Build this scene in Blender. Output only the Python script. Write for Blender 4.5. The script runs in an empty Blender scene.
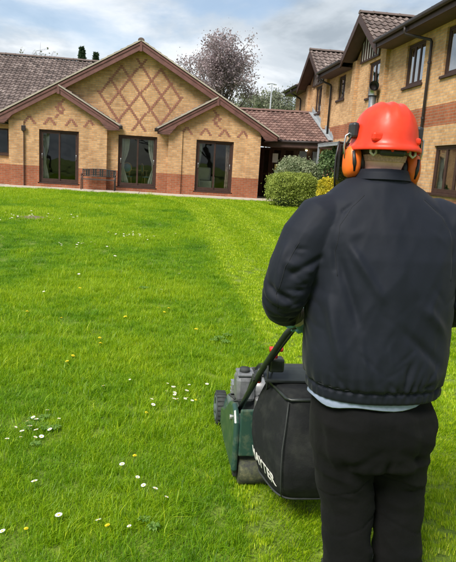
import bpy, bmesh, math, random
import numpy as np
from mathutils import Vector, Matrix, noise
random.seed(7); RNG = np.random.default_rng(7)
R = math.radians
scene = bpy.context.scene
col = scene.collection

# ------------------------------------------------------------------ camera
yaw, pitch, roll = R(7.42), R(10.95), R(3.52)
fwd = Vector((math.sin(yaw)*math.cos(pitch), math.cos(yaw)*math.cos(pitch), -math.sin(pitch)))
rt = Vector((math.cos(yaw), -math.sin(yaw), 0)); up = rt.cross(fwd)
r2 = rt*math.cos(roll) + up*math.sin(roll); u2 = up*math.cos(roll) - rt*math.sin(roll)
cd = bpy.data.cameras.new('camera'); cam = bpy.data.objects.new('camera', cd); col.objects.link(cam)
cam.matrix_world = Matrix((( r2.x, u2.x, -fwd.x, 0), (r2.y, u2.y, -fwd.y, 0), (r2.z, u2.z, -fwd.z, 1.6), (0, 0, 0, 1)))
cd.sensor_fit = 'HORIZONTAL'; cd.sensor_width = 36; cd.lens = 585/456*36
cd.clip_start = 0.05; cd.clip_end = 2000
scene.camera = cam

# ------------------------------------------------------------------ sky and sun
SUN_EL, SUN_AZ = 50, 226          # degrees; azimuth clockwise from +Y: behind and left of the camera
w = bpy.data.worlds.new('World'); scene.world = w; w.use_nodes = True
nt = w.node_tree; nt.nodes.clear()
def wn(t, **k):
    n = nt.nodes.new(t)
    for a, b in k.items(): setattr(n, a, b)
    return n
L = nt.links.new
def wmath(op, a, b=None):
    n = wn('ShaderNodeMath', operation=op)
    for i, v in enumerate((a, b)):
        if v is None: continue
        if isinstance(v, (int, float)): n.inputs[i].default_value = v
        else: L(v, n.inputs[i])
    return n.outputs[0]
sky = wn('ShaderNodeTexSky', sky_type='NISHITA', sun_disc=False)
sky.sun_elevation = R(SUN_EL); sky.sun_rotation = R(SUN_AZ); sky.air_density = 1.0; sky.dust_density = 1.5
tc = wn('ShaderNodeTexCoord'); sp = wn('ShaderNodeSeparateXYZ'); L(tc.outputs['Generated'], sp.inputs[0])
den = wmath('ADD', wmath('MAXIMUM', sp.outputs[2], 0.0), 0.22)
cx = wn('ShaderNodeCombineXYZ'); L(wmath('DIVIDE', sp.outputs[0], den), cx.inputs[0]); L(wmath('DIVIDE', sp.outputs[1], den), cx.inputs[1])
cx.inputs[2].default_value = 3.7
def wnoise(scale, detail, rough, off):
    mp = wn('ShaderNodeMapping'); mp.inputs['Location'].default_value = off; L(cx.outputs[0], mp.inputs[0])
    n = wn('ShaderNodeTexNoise'); n.inputs['Scale'].default_value = scale; n.inputs['Detail'].default_value = detail
    n.inputs['Roughness'].default_value = rough; n.inputs['Distortion'].default_value = 0.25; L(mp.outputs[0], n.inputs[0]); return n.outputs[0]
def ramp(src, pts):
    r = wn('ShaderNodeValToRGB'); r.color_ramp.interpolation = 'EASE'
    while len(r.color_ramp.elements) < len(pts): r.color_ramp.elements.new(0.5)
    for e, (p, c) in zip(r.color_ramp.elements, pts): e.position = p; e.color = (*c, 1)
    L(src, r.inputs[0]); return r.outputs[0]
cover = ramp(wnoise(1.15, 9, 0.52, (2.3, 0.4, 0)), [(0.40, (0.34,)*3), (0.54, (1,)*3)])
shade = ramp(wnoise(1.5, 8, 0.55, (5.1, 1.7, 2)), [(0.36, (1.55, 1.80, 2.05)), (0.50, (2.45, 2.70, 2.95)), (0.64, (3.6, 3.75, 3.9))])
mixw = wn('ShaderNodeMixRGB'); L(cover, mixw.inputs[0]); L(shade, mixw.inputs[2])
skg = wn('ShaderNodeMixRGB', blend_type='MULTIPLY'); skg.inputs[0].default_value = 1; L(sky.outputs[0], skg.inputs[1]); skg.inputs[2].default_value = (0.55, 0.6, 0.62, 1)
L(skg.outputs[0], mixw.inputs[1])
bg = wn('ShaderNodeBackground'); bg.inputs[1].default_value = 0.10; L(mixw.outputs[0], bg.inputs[0])
wo = wn('ShaderNodeOutputWorld'); L(bg.outputs[0], wo.inputs[0])

sd = bpy.data.lights.new('sun', 'SUN'); sd.energy = 2.0; sd.angle = R(24); sd.color = (1, 0.95, 0.87)
sun = bpy.data.objects.new('sun', sd); col.objects.link(sun)
sdir = Vector((math.sin(R(SUN_AZ))*math.cos(R(SUN_EL)), math.cos(R(SUN_AZ))*math.cos(R(SUN_EL)), math.sin(R(SUN_EL))))
sun.rotation_euler = sdir.to_track_quat('Z', 'Y').to_euler(); sun.location = sdir*40
vs = scene.view_settings
vs.view_transform = 'Standard'; vs.look = 'None'; vs.gamma = 1; vs.use_curve_mapping = False; vs.exposure = 1.48
scene.render.engine = 'CYCLES'
scene.cycles.max_bounces = 8; scene.cycles.transparent_max_bounces = 16

# ------------------------------------------------------------------ materials
MATS = {}
class NT:
    def __init__(s, name):
        m = bpy.data.materials.new(name); m.use_nodes = True; s.m = m; s.t = m.node_tree; s.n = s.t.nodes
        s.b = s.n['Principled BSDF']; s.out = s.n['Material Output']; MATS[name] = m
    def add(s, t, **k):
        n = s.n.new(t)
        for a, b in k.items(): setattr(n, a, b)
        return n
    def l(s, a, b): s.t.links.new(a, b)
    def set(s, **k):
        for a, v in k.items():
            i = s.b.inputs[a.replace('_', ' ')]
            i.default_value = (*v, 1) if isinstance(v, tuple) and len(v) == 3 else v
    def noise(s, scale, detail=4, rough=0.55, vec=None, dist=0):
        n = s.add('ShaderNodeTexNoise'); n.inputs['Scale'].default_value = scale; n.inputs['Detail'].default_value = detail
        n.inputs['Roughness'].default_value = rough; n.inputs['Distortion'].default_value = dist
        if vec is None: vec = s.pos()
        s.l(vec, n.inputs['Vector']); return n.outputs['Fac']
    def pos(s):
        if not hasattr(s, 'g'): s.g = s.add('ShaderNodeNewGeometry')
        return s.g.outputs['Position']
    def ramp(s, src, pts, ease=False):
        r = s.add('ShaderNodeValToRGB')
        while len(r.color_ramp.elements) < len(pts): r.color_ramp.elements.new(0.5)
        for e, (p, c) in zip(r.color_ramp.elements, pts): e.position = p; e.color = (*c, 1)
        s.l(src, r.inputs[0]); return r.outputs[0]
    def mix(s, f, a, b, mode='MIX'):
        n = s.add('ShaderNodeMixRGB', blend_type=mode)
        for i, v in enumerate((f, a, b)):
            if isinstance(v, (int, float)): n.inputs[i].default_value = v
            elif isinstance(v, tuple): n.inputs[i].default_value = (*v, 1)
            else: s.l(v, n.inputs[i])
        return n.outputs[0]
    def math(s, op, a, b=0):
        n = s.add('ShaderNodeMath', operation=op)
        for i, v in enumerate((a, b)):
            if isinstance(v, (int, float)): n.inputs[i].default_value = v
            else: s.l(v, n.inputs[i])
        return n.outputs[0]
    def bump(s, h, dist, strength=1):
        b = s.add('ShaderNodeBump'); b.inputs['Distance'].default_value = dist; b.inputs['Strength'].default_value = strength
        s.l(h, b.inputs['Height']); s.l(b.outputs[0], s.b.inputs['Normal'])
    def base(s, c): s.l(c, s.b.inputs['Base Color'])
def plain(name, c, rough=0.5, var=0.25, scale=6, bump=0, bscale=60, metal=0, spec=0.5, **k):
    n = NT(name); n.set(Roughness=rough, Metallic=metal); n.b.inputs['Specular IOR Level'].default_value = spec
    for a, v in k.items(): n.set(**{a: v})
    f = n.noise(scale, 5)
    n.base(n.ramp(f, [(0.3, tuple(x*(1-var) for x in c)), (0.7, tuple(min(1, x*(1+var)) for x in c))]))
    if bump: n.bump(n.noise(bscale, 3), bump)
    return n.m
def brick(name, c1, c2, mortar):
    n = NT(name); n.set(Roughness=0.88); n.b.inputs['Specular IOR Level'].default_value = 0.25
    p = n.add('ShaderNodeSeparateXYZ'); n.l(n.pos(), p.inputs[0])
    q = n.add('ShaderNodeSeparateXYZ'); n.l(n.g.outputs['True Normal'], q.inputs[0])
    side = n.math('GREATER_THAN', n.math('ABSOLUTE', q.outputs[0]), n.math('ABSOLUTE', q.outputs[1]))
    u = n.math('ADD', n.math('MULTIPLY', p.outputs[1], side), n.math('MULTIPLY', p.outputs[0], n.math('SUBTRACT', 1, side)))
    cv = n.add('ShaderNodeCombineXYZ'); n.l(u, cv.inputs[0]); n.l(p.outputs[2], cv.inputs[1])
    b = n.add('ShaderNodeTexBrick'); n.l(cv.outputs[0], b.inputs['Vector'])
    for k, v in (('Scale', 1), ('Mortar Size', 0.0085), ('Mortar Smooth', 0.25), ('Bias', -0.1), ('Brick Width', 0.225), ('Row Height', 0.075)): b.inputs[k].default_value = v
    b.inputs['Color1'].default_value = (*c1, 1); b.inputs['Color2'].default_value = (*c2, 1); b.inputs['Mortar'].default_value = (*mortar, 1)
    big = n.noise(0.7, 5); sm = n.noise(9, 3); fine = n.noise(70, 2)
    c = n.mix(0.55, b.outputs['Color'], n.ramp(big, [(0.3, (0.66, 0.60, 0.58)), (0.7, (1.15, 1.12, 1.08))]), 'MULTIPLY')
    st = n.add('ShaderNodeMapping'); st.inputs['Scale'].default_value = (2.2, 2.2, .35); n.l(n.pos(), st.inputs[0])
    c = n.mix(0.45, c, n.ramp(n.noise(1.0, 6, .6, st.outputs[0]), [(0.36, (0.62, 0.60, 0.60)), (0.55, (1.05, 1.05, 1.05))]), 'MULTIPLY')
    c = n.mix(0.5, c, n.ramp(sm, [(0.3, (0.75, 0.75, 0.75)), (0.7, (1.2, 1.2, 1.2))]), 'MULTIPLY')
    n.base(c)
    h = n.math('ADD', n.math('MULTIPLY', b.outputs['Fac'], -1), n.math('MULTIPLY', fine, 0.35)); n.bump(h, 0.008)
    return n.m
brick('buff_brick', (0.69, 0.415, 0.205), (0.49, 0.265, 0.12), (0.50, 0.40, 0.29))
brick('red_brick', (0.40, 0.135, 0.065), (0.31, 0.095, 0.045), (0.34, 0.24, 0.17))
plain('pattern_brick', (0.30, 0.125, 0.085), 0.9, 0.3, 12, 0.002)
plain('barge_wood', (0.150, 0.064, 0.054), 0.55, 0.22, 5, 0.001)
plain('soffit_wood', (0.075, 0.040, 0.034), 0.6, 0.2, 5)
plain('frame_brown', (0.055, 0.030, 0.024), 0.5, 0.2, 9, spec=0.22)
plain('gutter_black', (0.035, 0.027, 0.026), 0.4, 0.2, 8, spec=0.25)
plain('white_paint', (0.62, 0.60, 0.56), 0.6, 0.12, 5)
plain('concrete', (0.42, 0.37, 0.30), 0.9, 0.16, 2.2, 0.003, 60)
plain('lead', (0.28, 0.30, 0.32), 0.5, 0.2, 5)
plain('galvanised', (0.45, 0.47, 0.48), 0.32, 0.2, 10, metal=0.85)
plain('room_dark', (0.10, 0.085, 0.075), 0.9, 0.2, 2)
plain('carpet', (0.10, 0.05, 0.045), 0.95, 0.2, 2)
plain('curtain_white', (0.68, 0.66, 0.62), 0.8, 0.1, 6)
plain('curtain_print', (0.62, 0.45, 0.42), 0.8, 0.45, 9)
plain('chair_wood', (0.42, 0.27, 0.11), 0.5, 0.2, 8)
plain('chair_teal', (0.10, 0.24, 0.30), 0.8, 0.2, 8)
plain('bench_metal', (0.045, 0.042, 0.040), 0.45, 0.25, 20, metal=0.4)
plain('paper_yellow', (0.75, 0.65, 0.20), 0.8, 0.1, 4)
plain('paper_white', (0.7, 0.7, 0.68), 0.8, 0.1, 4)
def glass(name, tint, gloss=0.10):
    n = NT(name); n.n.remove(n.b)
    tr = n.add('ShaderNodeBsdfTransparent'); tr.inputs[0].default_value = (*tint, 1)
    gl = n.add('ShaderNodeBsdfGlossy'); gl.inputs['Roughness'].default_value = 0.02; gl.inputs[0].default_value = (1, 1, 1, 1)
    fr = n.add('ShaderNodeFresnel'); fr.inputs[0].default_value = 1.5
    f = n.math('ADD', n.math('MULTIPLY', fr.outputs[0], 0.7), gloss)
    wav = n.noise(1.1, 2); bp = n.add('ShaderNodeBump'); bp.inputs['Distance'].default_value = 0.006; n.l(wav, bp.inputs['Height']); n.l(bp.outputs[0], gl.inputs['Normal'])
    m = n.add('ShaderNodeMixShader'); n.l(f, m.inputs[0]); n.l(tr.outputs[0], m.inputs[1]); n.l(gl.outputs[0], m.inputs[2]); n.l(m.outputs[0], n.out.inputs[0])
    return n.m
glass('pane_glass', (0.82, 0.84, 0.82), 0.0); glass('pane_upper', (0.5, 0.52, 0.54), 0.42)
def tile_mat(name, a, b, c):
    n = NT(name); n.set(Roughness=0.8); n.b.inputs['Specular IOR Level'].default_value = 0.3
    at = n.add('ShaderNodeAttribute', attribute_name='tone')
    base = n.ramp(at.outputs['Fac'], [(0, a), (0.5, b), (1, c)])
    lich = n.ramp(n.noise(14, 6, 0.65), [(0.58, (0, 0, 0)), (0.72, (1, 1, 1))])
    n.base(n.mix(n.math('MULTIPLY', lich, 0.35), base, (0.36, 0.31, 0.27)))
    n.bump(n.noise(80, 3), 0.003); return n.m
tile_mat('tile_brown', (0.085, 0.066, 0.060), (0.145, 0.110, 0.099), (0.25, 0.20, 0.18))
tile_mat('tile_red', (0.11, 0.066, 0.056), (0.18, 0.105, 0.088), (0.29, 0.185, 0.155))
def leaf_mat(name, cols, trans=0.35, rough=0.55):
    n = NT(name); at = n.add('ShaderNodeAttribute', attribute_name='tone')
    c = n.ramp(at.outputs['Fac'], [(i/(len(cols)-1), k) for i, k in enumerate(cols)])
    n.base(c); n.set(Roughness=rough); n.b.inputs['Specular IOR Level'].default_value = 0.3
    tl = n.add('ShaderNodeBsdfTranslucent'); n.l(c, tl.inputs[0])
    m = n.add('ShaderNodeMixShader'); m.inputs[0].default_value = trans; n.l(n.b.outputs[0], m.inputs[1]); n.l(tl.outputs[0], m.inputs[2]); n.l(m.outputs[0], n.out.inputs[0])
    return n.m
leaf_mat('leaf_hedge', [(0.15, 0.20, 0.035), (0.30, 0.37, 0.07), (0.46, 0.52, 0.13)])
leaf_mat('leaf_variegated', [(0.12, 0.17, 0.08), (0.28, 0.33, 0.18), (0.50, 0.53, 0.36)])
leaf_mat('leaf_yellow', [(0.35, 0.33, 0.03), (0.62, 0.52, 0.03), (0.75, 0.66, 0.10)])
leaf_mat('leaf_shrub', [(0.04, 0.085, 0.03), (0.09, 0.15, 0.05), (0.18, 0.25, 0.10)])
leaf_mat('leaf_plum', [(0.22, 0.165, 0.175), (0.36, 0.285, 0.295), (0.52, 0.43, 0.44)])
leaf_mat('leaf_far', [(0.12, 0.14, 0.09), (0.20, 0.22, 0.14), (0.30, 0.31, 0.22)])
leaf_mat('leaf_conifer', [(0.025, 0.05, 0.03), (0.05, 0.085, 0.045), (0.08, 0.12, 0.06)])
leaf_mat('leaf_weed', [(0.07, 0.16, 0.02), (0.14, 0.27, 0.04), (0.22, 0.36, 0.07)])
plain('bark', (0.11, 0.085, 0.075), 0.9, 0.3, 8, 0.006)
plain('hedge_core', (0.05, 0.07, 0.025), 0.95, 0.3, 8)

# ------------------------------------------------------------------ helpers
ORG = {}
def org(o): return ORG.get(o.name, Vector((0, 0, 0))) if o else Vector((0, 0, 0))
def tag(o, label=None, cat=None, group=None, kind=None):
    if label: o['label'] = label
    if cat: o['category'] = cat
    if group: o['group'] = group
    if kind: o['kind'] = kind
    return o
def empty(name, loc, label=None, cat=None, group=None):
    o = bpy.data.objects.new(name, None); col.objects.link(o); o.location = loc; o.empty_display_size = 0.2
    ORG[o.name] = Vector(loc); return tag(o, label, cat, group)
class MB:
    def __init__(s): s.v = []; s.f = []; s.tone = None
    def add(s, vs, fs):
        k = len(s.v); s.v += [tuple(x) for x in vs]; s.f += [tuple(i+k for i in q) for q in fs]; return s
    def box(s, x0, x1, y0, y1, z0, z1):
        return s.add([(x, y, z) for x in (x0, x1) for y in (y0, y1) for z in (z0, z1)],
                     [(0, 1, 3, 2), (4, 6, 7, 5), (0, 4, 5, 1), (2, 3, 7, 6), (0, 2, 6, 4), (1, 5, 7, 3)])
    def prism(s, poly, axis, a, b):
        # poly: 2-D points; axis 'x' -> (y,z), 'y' -> (x,z), 'z' -> (x,y)
        def P(p, t): return {'x': (t, p[0], p[1]), 'y': (p[0], t, p[1]), 'z': (p[0], p[1], t)}[axis]
        n = len(poly); vs = [P(p, a) for p in poly] + [P(p, b) for p in poly]
        return s.add(vs, [tuple(range(n))[::-1], tuple(range(n, 2*n))] + [(i, (i+1) % n, n+(i+1) % n, n+i) for i in range(n)])
    def tube(s, pts, r, n=10, cap=True):
        pts = [Vector(p) for p in pts]; k = len(pts); rs = r if isinstance(r, (list, tuple)) else [r]*k
        rings = []; ref = None
        for i in range(k):
            d = (pts[min(i+1, k-1)]-pts[max(i-1, 0)]).normalized()
            if ref is None: ref = d.orthogonal().normalized()
            ref = (ref - d*ref.dot(d)).normalized(); b = d.cross(ref)
            rings.append([pts[i] + (ref*math.cos(t)+b*math.sin(t))*rs[i] for t in [2*math.pi*j/n for j in range(n)]])
        return s.rings(rings, cap)
    def rings(s, rings, cap=True):
        n = len(rings[0]); k = len(s.v)
        s.v += [tuple(p) for r in rings for p in r]
        for i in range(len(rings)-1):
            for j in range(n): s.f.append((k+i*n+j, k+i*n+(j+1) % n, k+(i+1)*n+(j+1) % n, k+(i+1)*n+j))
        if cap: s.f.append(tuple(k+j for j in range(n))[::-1]); s.f.append(tuple(k+(len(rings)-1)*n+j for j in range(n)))
        return s
    def ell(s, c, r, n=16, m=10, rot=None):
        c = Vector(c); rings = []
        for i in range(1, m):
            a = math.pi*i/m; ring = []
            for j in range(n):
                t = 2*math.pi*j/n; p = Vector((r[0]*math.sin(a)*math.cos(t), r[1]*math.sin(a)*math.sin(t), -r[2]*math.cos(a)))
                if rot: p = rot @ p
                ring.append(c+p)
            rings.append(ring)
        k = len(s.v); s.rings(rings, False)
        lo = Vector((0, 0, -r[2])); hi = Vector((0, 0, r[2]))
        if rot: lo = rot @ lo; hi = rot @ hi
        s.v += [tuple(c+lo), tuple(c+hi)]; a = len(s.v)-2
        for j in range(n):
            s.f.append((a, k+(j+1) % n, k+j)); s.f.append((a+1, k+(m-2)*n+j, k+(m-2)*n+(j+1) % n))
        return s
    def mesh(s, name, o=(0, 0, 0), smooth=False, fix=True):
        me = bpy.data.meshes.new(name)
        me.from_pydata([(a-o[0], b-o[1], c-o[2]) for a, b, c in s.v], [], s.f)
        if fix:
            bm = bmesh.new(); bm.from_mesh(me); bmesh.ops.recalc_face_normals(bm, faces=bm.faces); bm.to_mesh(me); bm.free()
        if smooth: me.polygons.foreach_set('use_smooth', [True]*len(me.polygons))
        if s.tone is not None:
            at = me.attributes.new('tone', 'FLOAT', 'FACE'); at.data.foreach_set('value', s.tone)
        return me
    def build(s, name, mat, parent=None, loc=None, smooth=False, bevel=0, fix=True, auto=None):
        o0 = org(parent) if parent else Vector(loc or (0, 0, 0))
        me = s.mesh(name, o0, smooth, fix); return link(name, me, mat, parent, loc, bevel)
def link(name, me, mat, parent=None, loc=None, bevel=0):
    if mat and not me.materials: me.materials.append(MATS[mat])
    o = bpy.data.objects.new(name, me); col.objects.link(o)
    if parent: o.parent = parent; ORG[o.name] = org(parent)
    else: o.location = loc or (0, 0, 0); ORG[o.name] = Vector(loc or (0, 0, 0))
    if bevel:
        b = o.modifiers.new('bevel', 'BEVEL'); b.width = bevel; b.segments = 2; b.limit_method = 'ANGLE'; b.angle_limit = R(40)
    return o
def dup(o, loc=None, parent=None):
    c = o.copy(); col.objects.link(c)
    if parent: c.parent = parent
    if loc is not None: c.location = loc
    ORG[c.name] = Vector(c.location) if not parent else org(parent)
    for ch in o.children: dup(ch, None, c)
    return c
def struct(o): o['kind'] = 'structure'; return o
def wall(mb, axis, a0, a1, z0, z1, p0, p1, holes):
    """wall slab with rectangular openings; axis 'x' runs along X between Y planes p0,p1; 'y' along Y between X planes"""
    us = sorted({a0, a1, *[min(max(h[0], a0), a1) for h in holes], *[min(max(h[1], a0), a1) for h in holes]})
    zs = sorted({z0, z1, *[min(max(h[2], z0), z1) for h in holes], *[min(max(h[3], z0), z1) for h in holes]})
    def full(i, j):
        if i < 0 or j < 0 or i >= len(us)-1 or j >= len(zs)-1: return False
        u = (us[i]+us[i+1])/2; z = (zs[j]+zs[j+1])/2
        return not any(h[0] < u < h[1] and h[2] < z < h[3] for h in holes)
    P = (lambda u, p, z: (u, p, z)) if axis == 'x' else (lambda u, p, z: (p, u, z))
    for i in range(len(us)-1):
        for j in range(len(zs)-1):
            if not full(i, j): continue
            u0, u1, w0, w1 = us[i], us[i+1], zs[j], zs[j+1]
            for p in (p0, p1): mb.add([P(u0, p, w0), P(u1, p, w0), P(u1, p, w1), P(u0, p, w1)], [(0, 1, 2, 3)])
            for di, dj, e in ((-1, 0, (u0, w0, u0, w1)), (1, 0, (u1, w0, u1, w1)), (0, -1, (u0, w0, u1, w0)), (0, 1, (u0, w1, u1, w1))):
                if not full(i+di, j+dj): mb.add([P(e[0], p0, e[1]), P(e[2], p0, e[3]), P(e[2], p1, e[3]), P(e[0], p1, e[1])], [(0, 1, 2, 3)])
    return mb
def tiles(name, mat, parent, A, B, C, D, tw=0.20, te=0.29, amp=0.042):
    """pantiles over the patch A(eave left) B(eave right) C(ridge right) D(ridge left); real curved tiles joined into one part"""
    A, B, C, D = map(Vector, (A, B, C, D))
    nu = max(1, round(((B-A).length+(C-D).length)/2/tw)); nv = max(1, round(((D-A).length+(C-B).length)/2/te))
    nrm = (B-A).cross(D-A).normalized()
    if nrm.z < 0: nrm = -nrm
    prof = [(0, 0.0), (0.14, 0.85), (0.28, 1.0), (0.42, 0.75), (0.56, 0.1), (0.72, 0.0), (1.0, 0.0)]
    mb = MB(); mb.tone = []
    P = lambda u, v: (A*(1-u)+B*u)*(1-v) + (D*(1-u)+C*u)*v
    for j in range(nv):
        rowtone = random.uniform(-0.06, 0.06)
        for i in range(nu):
            t = min(1, max(0, random.gauss(0.5, 0.22)+rowtone)); lift = random.uniform(0, 0.006)
            v0 = (j-0.03)/nv; v1 = min(1.0, (j+1.02)/nv)
            up_ = []; lo = []; hi = []
            for (s, h) in prof:
                u = (i+s)/nu
                lo.append(P(u, v0)+nrm*(0.034+lift+h*amp)); hi.append(P(u, v1)+nrm*(0.006+h*amp*0.95)); up_.append(P(u, v0)+nrm*(h*amp*0.3))
            k = len(mb.v); n = len(prof); mb.v += [tuple(p) for p in up_+lo+hi]
            for q in range(n-1):
                mb.f.append((k+q, k+q+1, k+n+q+1, k+n+q)); mb.f.append((k+n+q, k+n+q+1, k+2*n+q+1, k+2*n+q)); mb.tone += [t, t]
    o = mb.build(name, mat, parent, fix=False); o['kind'] = 'stuff'; return o

def gz(y):
    t = min(max((y-3)/20.2, 0), 1); return 0.35*t
def gzv(y): return 0.35*np.clip((y-3)/20.2, 0, 1)

# ------------------------------------------------------------------ ground
n = NT('lawn_soil'); n.set(Roughness=0.95)
c = n.ramp(n.noise(1.6, 6), [(0.3, (0.12, 0.19, 0.015)), (0.5, (0.17, 0.245, 0.02)), (0.72, (0.22, 0.28, 0.04))])
c2 = n.ramp(n.noise(40, 4), [(0.35, (0.6, 0.6, 0.5)), (0.65, (1.2, 1.2, 1.1))]); n.base(n.mix(0.8, c, c2, 'MULTIPLY')); n.bump(n.noise(60, 4), 0.02)
mb = MB(); xs = [-500, -60, -15, 0, 8, 60, 500]; ys = [-500, -20, 0, 3]+[3+20.2*i/10 for i in range(1, 11)]+[40, 120, 800]
for y in ys:
    for x in xs: mb.v.append((x, y, gz(y)))
for j in range(len(ys)-1):
    for i in range(len(xs)-1): mb.f.append((j*7+i, j*7+i+1, j*7+i+8, j*7+i+7))
lawn = struct(mb.build('ground', 'lawn_soil', smooth=True))

path = struct(MB().box(-16, 6.99, 23.18, 25.6, 0.30, 0.368).build('path', 'concrete'))
sl = MB().box(0.012, 1.788, 0.01, 1.9, 0, 0.018).mesh('paving_slab'); sl.materials.append(MATS['concrete'])
for i in range(12):
    o = bpy.data.objects.new('paving_slab', sl); col.objects.link(o); o.parent = path
    o.location = (-15.4+1.8*i+0.3, 23.16, 0.368+random.uniform(0, 0.004)); o.rotation_euler = (random.uniform(-.002, .002), random.uniform(-.002, .002), 0)
fore = struct(MB().box(4.3, 6.98, 25.62, 27.4, 0.30, 0.372).build('entrance_paving', 'concrete'))

# ------------------------------------------------------------------ joinery
def patio_door(par, x0, x1, z0, z1, y):
    """two-leaf sliding glazed door, front face at y"""
    m = MB(); f = 0.075
    m.box(x0, x0+f, y, y+0.09, z0, z1); m.box(x1-f, x1, y, y+0.09, z0, z1); m.box(x0+f, x1-f, y, y+0.09, z1-f, z1); m.box(x0+f, x1-f, y, y+0.09, z0, z0+f)
    d = m.build('door', 'frame_brown', par, bevel=0.006); xm = (x0+x1)/2
    for k, (a, b, yy) in enumerate(((x0+f, xm+0.04, y+0.018), (xm-0.04, x1-f, y+0.052))):
        m = MB(); g = 0.065; c, e = z0+f, z1-f
        m.box(a, a+g, yy, yy+0.03, c, e); m.box(b-g, b, yy, yy+0.03, c, e); m.box(a+g, b-g, yy, yy+0.03, e-g, e); m.box(a+g, b-g, yy, yy+0.03, c, c+g+0.02)
        m.build('leaf_frame', 'frame_brown', d, bevel=0.004)
        MB().box(a+g-.004, b-g+.004, yy+0.011, yy+0.019, c+g+.016, e-g+.004).build('pane', 'pane_glass', d)
        hx = a+0.032 if k == 0 else b-0.032
        MB().tube([(hx, yy-0.004, z0+0.95), (hx, yy-0.035, z0+0.97), (hx, yy-0.035, z0+1.15), (hx, yy-0.004, z0+1.17)], 0.011, 6).build('handle', 'galvanised', d, smooth=True)
    MB().box(x0-0.06, x1+0.06, y-0.07, y+0.1, z0-0.055, z0-0.001).build('sill', 'frame_brown', d, bevel=0.006)
    return d
def window_x(par, y0, y1, z0, z1, x, panes, pane='pane_upper', sill=True):
    """window in a wall facing -X, outer face at x"""
    m = MB(); f = 0.06; X0, X1 = x, x+0.08
    m.box(X0, X1, y0, y0+f, z0, z1); m.box(X0, X1, y1-f, y1, z0, z1); m.box(X0, X1, y0+f, y1-f, z1-f, z1); m.box(X0, X1, y0+f, y1-f, z0, z0+f)
    wdw = m.build('window', 'frame_brown', par, bevel=0.005)
    cuts = [y0+f+(y1-y0-2*f)*t for t in panes]
    for a, b in zip(cuts[:-1], cuts[1:]):
        m = MB(); g = 0.045; c, e = z0+f, z1-f
        m.box(X0+.012, X0+.06, a, a+g, c, e); m.box(X0+.012, X0+.06, b-g, b, c, e); m.box(X0+.012, X0+.06, a+g, b-g, c, c+g); m.box(X0+.012, X0+.06, a+g, b-g, e-g, e)
        m.build('frame', 'frame_brown', wdw, bevel=0.004)
        MB().box(X0+.03, X0+.038, a+g-.003, b-g+.003, c+g-.003, e-g+.003).build('pane', pane, wdw)
    if sill: MB().box(X0-0.11, X0+0.05, y0-0.06, y1+0.06, z0-0.07, z0-0.002).build('sill', 'frame_brown', wdw, bevel=0.006)
    return wdw
def curtain(x0, x1, y, z0, z1, mat, label, tie=0.0, axis='x'):
    rings = []; N = 26
    for j in range(9):
        t = j/8; z = z0+(z1-z0)*t; pinch = 1-tie*math.exp(-((t-0.42)/0.22)**2)
        row = []
        for side in (0, 1):
            for i in (range(N) if side == 0 else range(N-1, -1, -1)):
                s = i/(N-1); a = x0+(x1-x0)*s*pinch; b = y+0.03*math.sin(s*22+0.3*math.sin(3*t))+side*0.006
                row.append((a, b, z) if axis == 'x' else (b, a, z))
        rings.append(row)
    m = MB(); m.rings(rings); lo = (x0, y, z0) if axis == 'x' else (y, x0, z0)
    return tag(m.build('curtain', mat, loc=lo, smooth=True), label, 'curtain', 'curtains in the building')

# ------------------------------------------------------------------ single-storey building with the big gable
G = empty('gabled_building', (-0.81, 25.0, 0.36), 'single-storey buff brick building with large gable and red brick diamond pattern', 'building')
AX, AZ, SL = -0.81, 6.30, 0.574            # apex of the roof surface and slope
zt = lambda x: AZ - SL*abs(x-AX)
YB, YM, YF = 25.0, 25.17, 24.76             # bay wall, recessed wall, bargeboard front
BAND = 1.21
doors = {'L': (-4.77, -3.21, 0.56, 2.66, YB), 'M': (-1.63, -0.05, 0.56, 2.66, YM), 'R': (1.585, 3.145, 0.56, 2.66, YB)}
def bay(x0, x1, key):
    h = [(doors[key][0]-.004, doors[key][1]+.004, 0.50, doors[key][3]+.004)]
    wall(MB(), 'x', x0, x1, 0.2, BAND, YB, YB+0.28, h).build('wall_base', 'red_brick', G)
    wall(MB(), 'x', x0, x1, BAND, 2.75, YB, YB+0.28, h).build('wall', 'buff_brick', G)
    xp = (x0+x1)/2; zp = 4.30; MB().prism([(x0, 2.75), (x1, 2.75), (x1, zp-SL*(x1-xp)), (xp, zp), (x0, zp-SL*(xp-x0))], 'y', YB, YB+0.28).build('gable_wall', 'buff_brick', G)
    for s in (x0, x1):                      # proud corner pilasters
        a, b = (s-0.012, s+0.56) if s == x0 else (s-0.56, s+0.012)
        MB().box(a, b, YB-0.05, YB-0.0005, 0.2, BAND).build('pilaster_base', 'red_brick', G)
        MB().box(a, b, YB-0.05, YB-0.0005, BAND, 2.95).build('pilaster', 'buff_brick', G)
    for s in (x0, x1):                      # bay returns
        a = s if s == x0 else s-0.28
        MB().box(a+.001, a+.279, YB+0.281, YB+1.2, 0.2, BAND).build('return_base', 'red_brick', G)
        MB().box(a+.001, a+.279, YB+0.281, YB+1.2, BAND, 2.9).build('return_wall', 'buff_brick', G)
bay(-5.93, -2.09, 'L'); bay(0.43, 4.27, 'R')
h = [(doors['M'][0]-.004, doors['M'][1]+.004, 0.50, doors['M'][3]+.004)]
wall(MB(), 'x', -2.09, 0.43, 0.2, BAND, YM, YM+0.28, h).build('wall_base', 'red_brick', G)
wall(MB(), 'x', -2.09, 0.43, BAND, 2.8, YM, YM+0.28, h).build('wall', 'buff_brick', G)
MB().prism([(-5.6, 2.8), (4.0, 2.8), (4.0, zt(4.0)-.09), (AX, AZ-.10), (-5.6, zt(-5.6)-.09)], 'y', YM+.002, YM+0.28).build('gable_wall', 'buff_brick', G)
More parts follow.
